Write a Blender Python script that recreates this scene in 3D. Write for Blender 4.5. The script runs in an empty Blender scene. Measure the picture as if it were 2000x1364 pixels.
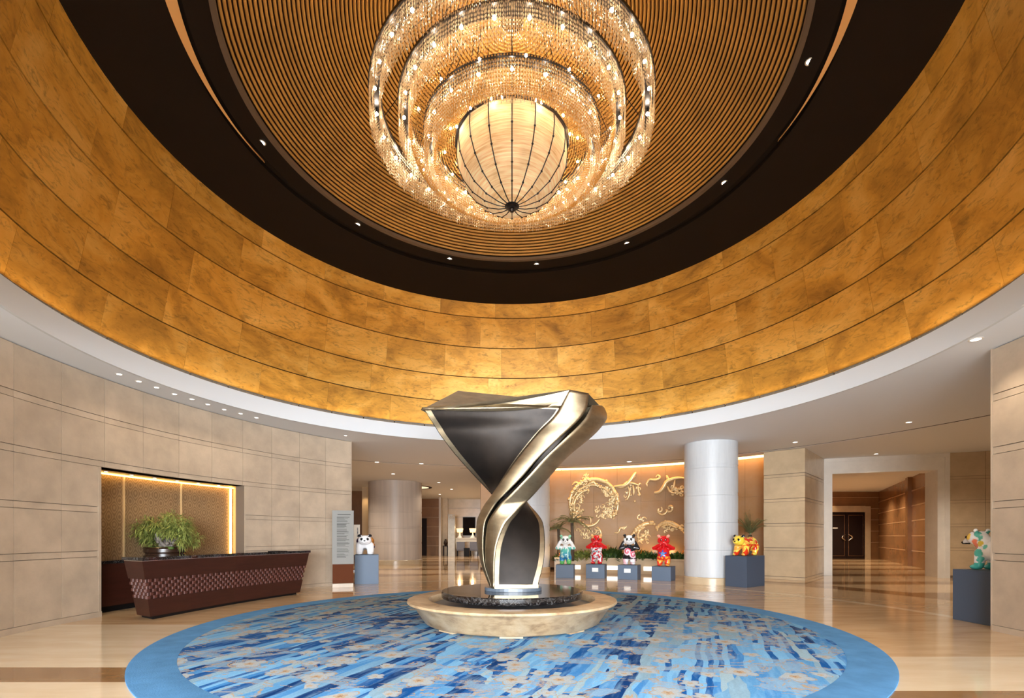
import bpy, bmesh, math, random
from mathutils import Vector, noise, Matrix
random.seed(7)
PI = math.pi
S = bpy.context.scene
COL = S.collection

# ------------------------------------------------------------------ camera
F, HZ, CZ = 950.0, 1048.0, 1.5          # focal length in px of a 2000 px wide frame, horizon row, eye height
cd = bpy.data.cameras.new('camera'); cam = bpy.data.objects.new('camera', cd); COL.objects.link(cam)
cd.sensor_fit = 'HORIZONTAL'; cd.sensor_width = 36; cd.lens = F/2000*36
cd.shift_y = (HZ-682)/2000; cd.clip_start = .05; cd.clip_end = 200
cam.location = (0, 0, CZ); cam.rotation_euler = (PI/2, 0, 0)
S.camera = cam
# ------------------------------------------------------------------ world, exposure
w = bpy.data.worlds.new('world'); S.world = w; w.use_nodes = True
w.node_tree.nodes['Background'].inputs[0].default_value = (.78, .88, 1, 1)
w.node_tree.nodes['Background'].inputs[1].default_value = .6
S.view_settings.view_transform = 'Standard'; S.view_settings.look = 'None'
S.view_settings.gamma = 1; S.view_settings.exposure = 0.4; S.view_settings.use_curve_mapping = False

def area(name, loc, rot, sx, sy, power, col):
    l = bpy.data.lights.new(name, 'AREA'); l.shape = 'RECTANGLE'; l.size = sx; l.size_y = sy
    l.energy = power; l.color = col
    o = bpy.data.objects.new(name, l); COL.objects.link(o); o.location = loc; o.rotation_euler = rot
    return o
def point(name, loc, power, col, r=.08):
    l = bpy.data.lights.new(name, 'POINT'); l.energy = power; l.color = col; l.shadow_soft_size = r
    o = bpy.data.objects.new(name, l); COL.objects.link(o); o.location = loc
    return o
def spot(name, loc, power, col, size=1.6, blend=.6, r=.05, tgt=None):
    l = bpy.data.lights.new(name, 'SPOT'); l.energy = power; l.color = col; l.spot_size = size; l.spot_blend = blend
    l.shadow_soft_size = r
    o = bpy.data.objects.new(name, l); COL.objects.link(o); o.location = loc
    if tgt is not None:
        o.rotation_euler = (Vector(tgt)-Vector(loc)).to_track_quat('-Z', 'Y').to_euler()
    return o
WARM = (1, .72, .42); DAY = (.84, .92, 1.0)
# daylight through the glazed entrance behind the camera
area('entrance_daylight', (0, -11.7, 2.65), (PI/2, 0, 0), 13.5, 3.4, 6600, DAY)

# ------------------------------------------------------------------ helpers
AX, AY = 0.0, 8.46                        # axis of the rotunda
def P(px, py, d):
    return Vector(((px-1000)/F*d, d, CZ-(py-HZ)/F*d))
def lin(c):
    c /= 255.0
    return c/12.92 if c <= .04045 else ((c+.055)/1.055)**2.4
def rgb(r, g, b): return (lin(r), lin(g), lin(b), 1)

def mat(name, col, rough=.5, metal=0, spec=.5, noise_amt=0, noise_scale=4, stretch=(1, 1, 1), bump=0, bump_scale=40,
        col2=None, emit=None, emit_s=0, alpha=1, rand=0, coords='Object', detail=4, coat=0):
    m = bpy.data.materials.new(name); m.use_nodes = True
    nt = m.node_tree; N = nt.nodes; L = nt.links
    b = N['Principled BSDF']
    b.inputs['Base Color'].default_value = col; b.inputs['Roughness'].default_value = rough
    b.inputs['Metallic'].default_value = metal; b.inputs['Specular IOR Level'].default_value = spec
    if coat: b.inputs['Coat Weight'].default_value = coat; b.inputs['Coat Roughness'].default_value = .08
    if emit: b.inputs['Emission Color'].default_value = emit; b.inputs['Emission Strength'].default_value = emit_s
    tc = N.new('ShaderNodeTexCoord'); mp = N.new('ShaderNodeMapping'); mp.inputs['Scale'].default_value = stretch
    L.new(tc.outputs[coords], mp.inputs[0])
    src = None
    if noise_amt or col2:
        nz = N.new('ShaderNodeTexNoise'); nz.inputs['Scale'].default_value = noise_scale; nz.inputs['Detail'].default_value = detail
        nz.inputs['Roughness'].default_value = .6
        L.new(mp.outputs[0], nz.inputs[0])
        mr = N.new('ShaderNodeMapRange'); mr.inputs[1].default_value = .33; mr.inputs[2].default_value = .67
        L.new(nz.outputs[0], mr.inputs[0])
        mx = N.new('ShaderNodeMix'); mx.data_type = 'RGBA'
        mx.inputs[6].default_value = col
        c2 = col2 if col2 else tuple(max(0, c*(1-noise_amt)) for c in col[:3])+(1,)
        mx.inputs[7].default_value = c2
        L.new(mr.outputs[0], mx.inputs[0]); src = mx.outputs[2]
    if rand:
        oi = N.new('ShaderNodeObjectInfo'); mr = N.new('ShaderNodeMapRange')
        mr.inputs[3].default_value = 1-rand; mr.inputs[4].default_value = 1+rand*.6
        L.new(oi.outputs['Random'], mr.inputs[0])
        vm = N.new('ShaderNodeMix'); vm.data_type = 'RGBA'; vm.blend_type = 'MULTIPLY'; vm.inputs[0].default_value = 1
        if src: L.new(src, vm.inputs[6])
        else: vm.inputs[6].default_value = col
        cc = N.new('ShaderNodeCombineColor')
        for i in range(3): L.new(mr.outputs[0], cc.inputs[i])
        L.new(cc.outputs[0], vm.inputs[7]); src = vm.outputs[2]
    if src: L.new(src, b.inputs['Base Color'])
    if bump:
        nz2 = N.new('ShaderNodeTexNoise'); nz2.inputs['Scale'].default_value = bump_scale; nz2.inputs['Detail'].default_value = 3
        L.new(mp.outputs[0], nz2.inputs[0])
        bp = N.new('ShaderNodeBump'); bp.inputs['Strength'].default_value = bump; bp.inputs['Distance'].default_value = .01
        L.new(nz2.outputs[0], bp.inputs['Height']); L.new(bp.outputs[0], b.inputs['Normal'])
    return m

def mesh(name, V, Fc, m=None, parent=None, smooth=False, kind=None, mats=None, fm=None):
    me = bpy.data.meshes.new(name); me.from_pydata([tuple(v) for v in V], [], Fc)
    o = bpy.data.objects.new(name, me); COL.objects.link(o)
    if mats:
        for q in mats: me.materials.append(q)
        if fm:
            for p, i in zip(me.polygons, fm): p.material_index = i
    elif m: me.materials.append(m)
    if smooth is True:
        for p in me.polygons: p.use_smooth = True
    elif smooth:
        me.shade_flat()
        me.polygons.foreach_set('use_smooth', [True]*len(me.polygons))
        me.set_sharp_from_angle(angle=smooth)
    if parent: o.parent = parent
    if kind: o['kind'] = kind
    return o
def fixn(o):
    bm = bmesh.new(); bm.from_mesh(o.data); bmesh.ops.recalc_face_normals(bm, faces=bm.faces); bm.to_mesh(o.data); bm.free(); return o
def tag(o, label, cat, group=None, kind=None):
    o['label'] = label; o['category'] = cat
    if group: o['group'] = group
    if kind: o['kind'] = kind
    return o
def empty(name, loc=(0, 0, 0), rz=0):
    o = bpy.data.objects.new(name, None); COL.objects.link(o); o.location = loc; o.rotation_euler = (0, 0, rz)
    o.empty_display_size = .1
    return o
class MB:
    def __init__(s): s.v = []; s.f = []
    def add(s, V, Fc):
        n = len(s.v); s.v += [tuple(v) for v in V]; s.f += [tuple(i+n for i in f) for f in Fc]
    def box(s, c, d, rz=0):
        cx, cy, cz = c; x, y, z = d[0]/2, d[1]/2, d[2]/2; co, si = math.cos(rz), math.sin(rz)
        V = []
        for dz in (-z, z):
            for dx, dy in ((-x, -y), (x, -y), (x, y), (-x, y)):
                V.append((cx+dx*co-dy*si, cy+dx*si+dy*co, cz+dz))
        s.add(V, [(0, 3, 2, 1), (4, 5, 6, 7), (0, 1, 5, 4), (1, 2, 6, 5), (2, 3, 7, 6), (3, 0, 4, 7)])
    def prism(s, poly, z0, z1, poly2=None):
        poly2 = poly2 or poly; n = len(poly)
        V = [(x, y, z0) for x, y in poly]+[(x, y, z1) for x, y in poly2]
        s.add(V, [tuple(range(n-1, -1, -1)), tuple(range(n, 2*n))]+[(i, (i+1) % n, n+(i+1) % n, n+i) for i in range(n)])
    def lathe(s, prof, c=(0, 0), seg=64, a0=0, a1=2*PI, closed_prof=False):
        full = abs(a1-a0-2*PI) < 1e-6; n = seg if full else seg+1; k = len(prof)
        V = []
        for i in range(n):
            a = a0+(a1-a0)*i/seg
            for r, z in prof: V.append((c[0]+r*math.cos(a), c[1]+r*math.sin(a), z))
        Fc = []
        kk = k if closed_prof else k-1
        for i in range(seg):
            j = (i+1) % n
            for q in range(kk):
                r = (q+1) % k
                Fc.append((i*k+q, j*k+q, j*k+r, i*k+r))
        if closed_prof and not full:
            Fc.append(tuple(range(k))); Fc.append(tuple((n-1)*k+q for q in range(k-1, -1, -1)))
        s.add(V, Fc)
    def arcbox(s, c, r0, r1, a0, a1, z0, z1, seg=4, lean=0):
        s.lathe([(r0, z0), (r1, z0), (r1+lean, z1), (r0+lean, z1)], c, seg, a0, a1, True)
    def tube(s, pts, rad, n=6, cap=True):
        pts = [Vector(p) for p in pts]; m = len(pts)
        if not hasattr(rad, '__len__'): rad = [rad]*m
        up = Vector((.3, .2, 1)).normalized(); V = []
        for i, p in enumerate(pts):
            t = (pts[min(i+1, m-1)]-pts[max(i-1, 0)])
            if t.length < 1e-9: t = Vector((0, 0, 1))
            t.normalize(); a = t.cross(up)
            if a.length < .05: a = t.cross(Vector((1, 0, 0)))
            a.normalize(); b = t.cross(a)
            for k in range(n):
                th = 2*PI*k/n; V.append(p+(a*math.cos(th)+b*math.sin(th))*rad[i])
        Fc = []
        for i in range(m-1):
            for k in range(n):
                l = (k+1) % n; Fc.append((i*n+k, i*n+l, (i+1)*n+l, (i+1)*n+k))
        if cap: Fc.append(tuple(range(n-1, -1, -1))); Fc.append(tuple((m-1)*n+k for k in range(n)))
        s.add(V, Fc)
    def octa(s, c, rx, rz, ry=None):
        x, y, z = c; ry = ry or rx
        s.add([(x+rx, y, z), (x, y+ry, z), (x-rx, y, z), (x, y-ry, z), (x, y, z+rz), (x, y, z-rz)],
              [(0, 1, 4), (1, 2, 4), (2, 3, 4), (3, 0, 4), (1, 0, 5), (2, 1, 5), (3, 2, 5), (0, 3, 5)])
    def sphere(s, c, r, seg=12, rings=8):
        rx, ry, rz = r if hasattr(r, '__len__') else (r, r, r)
        V = [(c[0], c[1], c[2]+rz)]
        for i in range(1, rings):
            ph = PI*i/rings
            for j in range(seg):
                th = 2*PI*j/seg; V.append((c[0]+rx*math.sin(ph)*math.cos(th), c[1]+ry*math.sin(ph)*math.sin(th), c[2]+rz*math.cos(ph)))
        V.append((c[0], c[1], c[2]-rz)); Fc = []
        for j in range(seg): Fc.append((0, 1+j, 1+(j+1) % seg))
        for i in range(rings-2):
            for j in range(seg):
                a = 1+i*seg+j; b = 1+i*seg+(j+1) % seg; Fc.append((a, a+seg, b+seg, b))
        q = 1+(rings-2)*seg
        for j in range(seg): Fc.append((q+j, len(V)-1, q+(j+1) % seg))
        s.add(V, Fc)
    def make(s, name, m, parent=None, smooth=False, kind=None, fix=True):
        o = mesh(name, s.v, s.f, m, parent, False, kind)
        if fix: fixn(o)
        if smooth:
            o.data.polygons.foreach_set('use_smooth', [True]*len(o.data.polygons))
            if smooth is not True: o.data.set_sharp_from_angle(angle=smooth)
        return o
def boxobj(name, c, d, m, parent=None, rz=0, bev=0):
    b = MB(); b.box(c, d, rz); o = b.make(name, m, parent)
    if bev:
        md = o.modifiers.new('bevel', 'BEVEL'); md.width = bev; md.segments = 2
    return o

# ------------------------------------------------------------------ materials
M = {}
M['stone'] = mat('beige_limestone', rgb(188, 169, 147), .38, noise_amt=.2, noise_scale=2.2, bump=.15, bump_scale=25, rand=.07, detail=8)
M['stone_r'] = mat('warm_limestone', rgb(208, 184, 150), .25, noise_amt=.14, noise_scale=2.5, bump=.05, rand=.05)
M['joint'] = mat('joint_core', rgb(120, 104, 88), .8)  # colour of the wall core that shows in the joints
M['trav'] = mat('pale_travertine', rgb(200, 202, 204), .4, noise_amt=.08, noise_scale=3, stretch=(6, 6, .5), bump=.05)
M['trav_warm'] = mat('warm_travertine', rgb(205, 188, 172), .4, noise_amt=.2, noise_scale=1.4, stretch=(3, 3, .12), bump=.05)
M['brownstone'] = mat('brown_marble', rgb(150, 108, 70), .25, noise_amt=.2, noise_scale=1.2, bump=.03)
M['brownline'] = mat('brown_marble_band', rgb(190, 150, 110), .3)
M['white'] = mat('white_plaster', rgb(208, 212, 216), .8)
M['soffit'] = mat('soffit_plaster', rgb(226, 231, 238), .8)
M['ceil'] = mat('ceiling_plaster', rgb(228, 230, 232), .8)
M['line'] = mat('shadow_gap', rgb(40, 36, 34), .8)
M['grille'] = mat('grey_grille', rgb(88, 88, 90), .5, metal=.3)
M['dark'] = mat('dark_lacquer', rgb(26, 16, 9), .75, spec=.2, noise_amt=.2, noise_scale=1)
M['slat'] = mat('gilt_timber_slat', rgb(190, 142, 72), .45, metal=.1, noise_amt=.25, noise_scale=1.5)
M['slatback'] = mat('slat_backing', rgb(70, 42, 18), .8)
M['covewood'] = mat('pale_gold_wood', rgb(226, 172, 110), .5)
M['wood'] = mat('dark_red_wood', rgb(58, 27, 19), .42, spec=.3, noise_amt=.3, noise_scale=2, stretch=(1, 1, 8))
M['weave'] = mat('woven_wood', rgb(84, 48, 40), .4, spec=.3)
M['bronze'] = mat('brushed_bronze', rgb(176, 160, 132), .45, metal=1, noise_amt=.3, noise_scale=3, stretch=(1, 1, 3), bump=.15, bump_scale=60)
M['mattebronze'] = mat('matte_bronze', rgb(158, 142, 118), .65, metal=.45, noise_amt=.3)
M['darkbronze'] = mat('dark_bronze', rgb(40, 34, 30), .42, metal=.7, noise_amt=.4, noise_scale=3, bump=.06, bump_scale=50)
M['gold'] = mat('gold_relief', rgb(232, 206, 158), .38, metal=.5)
M['steel'] = mat('dark_steel', rgb(70, 70, 76), .3, metal=.9)
M['slate'] = mat('slate_blue_paint', rgb(88, 104, 124), .55)
M['slate_d'] = mat('dark_slate_paint', rgb(66, 78, 96), .55)
M['plaque'] = mat('white_plaque', rgb(240, 240, 235), .4)
M['bluestone'] = mat('blue_grey_stone', rgb(92, 102, 114), .3, noise_amt=.2)
M['leaf'] = mat('bamboo_leaf', rgb(92, 110, 48), .5, col2=rgb(158, 164, 84), noise_scale=6)
M['leafdark'] = mat('dark_leaf', rgb(44, 70, 30), .5, col2=rgb(84, 110, 44), noise_scale=5)
M['palm'] = mat('palm_leaf', rgb(98, 104, 62), .5, col2=rgb(132, 128, 84), noise_scale=3)
M['bark'] = mat('bark', rgb(96, 80, 64), .8, noise_amt=.4, noise_scale=8, bump=.6)
M['rock'] = mat('pale_gnarled_rock', rgb(150, 138, 128), .8, noise_amt=.5, noise_scale=9, bump=.8)
M['flower'] = mat('orange_flower', rgb(236, 150, 50), .5)
M['pot'] = mat('dark_pot_glaze', rgb(52, 34, 24), .25)
M['signgrey'] = mat('grey_sign_board', rgb(128, 126, 120), .6)
M['signtext'] = mat('sign_lettering', rgb(62, 60, 56), .7)
M['chair'] = mat('grey_upholstery', rgb(100, 98, 104), .7)
M['black'] = mat('black_paint', rgb(16, 13, 13), .6, spec=.2)
M['ivory'] = mat('ivory_paint', rgb(224, 206, 178), .4)
M['doorwood'] = mat('near_black_wood', rgb(34, 22, 20), .5, spec=.2)
M['chrome'] = mat('chrome', rgb(220, 220, 220), .15, metal=1)
def emis(name, col, s):
    return mat(name, col, .5, emit=col, emit_s=s)
M['bulb'] = emis('bulb_glow', (1, .80, .54, 1), 75)
M['down'] = emis('downlight_glow', (1, .93, .82, 1), 4)
M['down2'] = emis('high_downlight_glow', (1, .95, .88, 1), 60)
M['coveglow'] = emis('amber_cove_glow', (1, .56, .12, 1), 8)
M['lampglow'] = emis('lamp_shade_glow', (1, .68, .36, 1), 1.3)
M['stripglow'] = emis('white_strip_glow', (1, .95, .86, 1), 1.3)
M['creamglow'] = emis('cream_cove_glow', (1, .56, .2, 1), 5)
M['drumcove'] = emis('amber_trough_glow', (1, .70, .34, 1), 14)
M['portalstone'] = mat('white_portal_stone', rgb(236, 230, 220), .4, noise_amt=.08, noise_scale=3)
M['trim'] = mat('light_trim', rgb(225, 222, 215), .4)

def nodes(m):
    nt = m.node_tree; return nt, nt.nodes, nt.links
def mth(N, L, op, a, b=None, c=None):
    n = N.new('ShaderNodeMath'); n.operation = op
    for i, x in enumerate((a, b, c)):
        if x is None: continue
        if isinstance(x, (int, float)): n.inputs[i].default_value = x
        else: L.new(x, n.inputs[i])
    return n.outputs[0]
def mixc(N, L, f, a, b, mode='MIX'):
    n = N.new('ShaderNodeMix'); n.data_type = 'RGBA'; n.blend_type = mode
    for i, x in ((0, f), (6, a), (7, b)):
        if isinstance(x, (int, float)): n.inputs[i].default_value = x
        elif isinstance(x, tuple): n.inputs[i].default_value = x
        else: L.new(x, n.inputs[i])
    return n.outputs[2]
def noi(N, L, v, scale, detail=2, rough=.5, dist=0):
    n = N.new('ShaderNodeTexNoise'); n.inputs['Scale'].default_value = scale; n.inputs['Detail'].default_value = detail
    n.inputs['Roughness'].default_value = rough; n.inputs['Distortion'].default_value = dist
    L.new(v, n.inputs['Vector']); return n.outputs[0]
def mapv(N, L, v, sc=(1, 1, 1), rot=(0, 0, 0), loc=(0, 0, 0)):
    n = N.new('ShaderNodeMapping'); n.inputs['Scale'].default_value = sc; n.inputs['Rotation'].default_value = rot
    n.inputs['Location'].default_value = loc
    L.new(v, n.inputs[0]); return n.outputs[0]
def ramp(N, L, f, stops, interp='LINEAR'):
    n = N.new('ShaderNodeValToRGB'); n.color_ramp.interpolation = interp
    el = n.color_ramp.elements
    el[0].position, el[0].color = stops[0]; el[1].position, el[1].color = stops[1]
    for p, c in stops[2:]:
        e = el.new(p); e.color = c
    L.new(f, n.inputs[0]); return n.outputs[0]
def sstep(N, L, x, a, b):
    n = N.new('ShaderNodeMapRange'); n.interpolation_type = 'SMOOTHSTEP'
    n.inputs[1].default_value = a; n.inputs[2].default_value = b; L.new(x, n.inputs[0]); return n.outputs[0]

def floor_mat():
    m = mat('polished_marble', (1, 1, 1, 1), .07, spec=.6); nt, N, L = nodes(m)
    b = N['Principled BSDF']; tc = N.new('ShaderNodeTexCoord'); v = tc.outputs['Object']
    sx = N.new('ShaderNodeSeparateXYZ'); L.new(v, sx.inputs[0]); X, Y = sx.outputs[0], sx.outputs[1]
    n1 = noi(N, L, mapv(N, L, v, (.5, 2.2, 1)), 1.6, 7, .6, .4)
    tan = ramp(N, L, n1, [(.3, rgb(196, 160, 118)), (.7, rgb(222, 190, 150))])
    cream = ramp(N, L, n1, [(.3, rgb(222, 198, 164)), (.7, rgb(236, 216, 186))])
    brown = ramp(N, L, n1, [(.3, rgb(134, 100, 66)), (.7, rgb(156, 118, 80))])
    dx = X; dy = mth(N, L, 'SUBTRACT', Y, AY)
    r = mth(N, L, 'SQRT', mth(N, L, 'ADD', mth(N, L, 'MULTIPLY', dx, dx), mth(N, L, 'MULTIPLY', dy, dy)))
    def band(x, a, c): return mth(N, L, 'MULTIPLY', mth(N, L, 'GREATER_THAN', x, a), mth(N, L, 'LESS_THAN', x, c))
    c = tan
    c = mixc(N, L, band(r, 8.1, 8.32), c, cream)
    c = mixc(N, L, band(r, 10.6, 11.5), c, brown)
    far = mth(N, L, 'GREATER_THAN', r, 11.5)
    st = mth(N, L, 'GREATER_THAN', mth(N, L, 'FRACT', mth(N, L, 'MULTIPLY', Y, .31)), .68)
    c = mixc(N, L, mth(N, L, 'MULTIPLY', far, st), c, brown)
    left = mth(N, L, 'LESS_THAN', X, 0)
    front = mth(N, L, 'LESS_THAN', Y, mth(N, L, 'ADD', 6.06, mth(N, L, 'MULTIPLY', left, 2.2)))
    c = mixc(N, L, front, c, cream)
    sl = mth(N, L, 'MULTIPLY', band(Y, 5.0, 5.56), left)
    sr = mth(N, L, 'MULTIPLY', band(Y, 4.1, 4.72), mth(N, L, 'SUBTRACT', 1, left))
    c = mixc(N, L, mth(N, L, 'ADD', sl, sr), c, brown)
    L.new(c, b.inputs['Base Color'])
    b.inputs['IOR'].default_value = 1.6
    return m
M['floor'] = floor_mat()

def goldwall_mat():
    m = mat('aged_gold_leaf', (1, 1, 1, 1), .42, metal=.35, rand=0); nt, N, L = nodes(m)
    b = N['Principled BSDF']; tc = N.new('ShaderNodeTexCoord'); v = tc.outputs['Object']
    oi = N.new('ShaderNodeObjectInfo')
    off = N.new('ShaderNodeVectorMath'); off.operation = 'ADD'; L.new(v, off.inputs[0])
    cb = N.new('ShaderNodeCombineXYZ'); L.new(mth(N, L, 'MULTIPLY', oi.outputs['Random'], 40), cb.inputs[2]); L.new(cb.outputs[0], off.inputs[1])
    n1 = noi(N, L, mapv(N, L, off.outputs[0], (.5, .5, .9)), 1.3, 8, .62, .8)
    n2 = noi(N, L, mapv(N, L, off.outputs[0], (1, 1, 3)), 3.5, 6, .7, 1.5)
    c = ramp(N, L, n1, [(.28, rgb(154, 108, 42)), (.72, rgb(242, 194, 106)), (.5, rgb(218, 162, 68))])
    c = mixc(N, L, mth(N, L, 'MULTIPLY', sstep(N, L, n2, .48, .72), .6), c, rgb(112, 84, 40))
    mr = N.new('ShaderNodeMapRange'); mr.inputs[3].default_value = .88; mr.inputs[4].default_value = 1.06
    L.new(oi.outputs['Random'], mr.inputs[0])
    cc = N.new('ShaderNodeCombineColor')
    for i in range(3): L.new(mr.outputs[0], cc.inputs[i])
    c = mixc(N, L, 1.0, c, cc.outputs[0], 'MULTIPLY')
    L.new(c, b.inputs['Base Color'])
    rr = N.new('ShaderNodeMapRange'); rr.inputs[3].default_value = .34; rr.inputs[4].default_value = .58; L.new(n2, rr.inputs[0]); L.new(rr.outputs[0], b.inputs['Roughness'])
    return m
M['goldwall'] = goldwall_mat()

def feature_mat():
    m = mat('gilt_feature_wall', (1, 1, 1, 1), .45, metal=.2); nt, N, L = nodes(m)
    b = N['Principled BSDF']; tc = N.new('ShaderNodeTexCoord'); v = tc.outputs['Object']
    n1 = noi(N, L, mapv(N, L, v, (.6, .6, .8)), 1.2, 7, .6)
    c = ramp(N, L, n1, [(.3, rgb(150, 108, 58)), (.7, rgb(162, 130, 98))])
    L.new(c, b.inputs['Base Color']); return m
M['feature'] = feature_mat()

def black_marble():
    m = mat('black_veined_marble', (1, 1, 1, 1), .06, spec=.6); nt, N, L = nodes(m)
    b = N['Principled BSDF']; tc = N.new('ShaderNodeTexCoord'); v = tc.outputs['Object']
    n1 = noi(N, L, mapv(N, L, v, (1, 1, 1.5)), 6, 6, .7, 1.2)
    a = mth(N, L, 'ABSOLUTE', mth(N, L, 'SUBTRACT', n1, .5))
    c = ramp(N, L, a, [(0, rgb(140, 138, 136)), (.009, rgb(20, 18, 20))])
    n2 = noi(N, L, v, 9, 4, .6, .5); a2 = mth(N, L, 'ABSOLUTE', mth(N, L, 'SUBTRACT', n2, .47))
    c2 = ramp(N, L, a2, [(0, rgb(110, 104, 98)), (.004, rgb(20, 18, 20))])
    L.new(mixc(N, L, 1.0, c, c2, 'LIGHTEN'), b.inputs['Base Color']); return m
M['bmarble'] = black_marble()

def fountain_stone():
    m = mat('weathered_cream_stone', (1, 1, 1, 1), .35); nt, N, L = nodes(m)
    b = N['Principled BSDF']; tc = N.new('ShaderNodeTexCoord'); v = tc.outputs['Object']
    n1 = noi(N, L, mapv(N, L, v, (1, 1, 2)), 3, 8, .65, .3)
    c = ramp(N, L, n1, [(.3, rgb(138, 108, 78)), (.5, rgb(186, 158, 122)), (.72, rgb(206, 184, 152))])
    L.new(c, b.inputs['Base Color']); return m
M['fstone'] = fountain_stone()

def damask():
    m = mat('damask_panel', (1, 1, 1, 1), .5, metal=.1); nt, N, L = nodes(m)
    b = N['Principled BSDF']; tc = N.new('ShaderNodeTexCoord')
    v = mapv(N, L, tc.outputs['Object'], (3.0, 3.0, 3.0))
    sx = N.new('ShaderNodeSeparateXYZ'); L.new(v, sx.inputs[0])
    u, z = sx.outputs[1], sx.outputs[2]
    wv_ = mth(N, L, 'MULTIPLY', mth(N, L, 'SINE', mth(N, L, 'MULTIPLY', z, 11.0)), .5)
    f = mth(N, L, 'ADD', mth(N, L, 'COSINE', mth(N, L, 'MULTIPLY', u, 9.0)), mth(N, L, 'COSINE', mth(N, L, 'MULTIPLY', z, 6.0)))
    f2 = mth(N, L, 'SINE', mth(N, L, 'ADD', mth(N, L, 'MULTIPLY', f, 5.5), wv_))
    nn = noi(N, L, v, 9, 3)
    c = mixc(N, L, sstep(N, L, mth(N, L, 'ADD', f2, mth(N, L, 'MULTIPLY', nn, 1.6)), .1, 1.6), rgb(148, 122, 90), rgb(122, 96, 66))
    L.new(c, b.inputs['Base Color']); return m
M['damask'] = damask()

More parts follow.
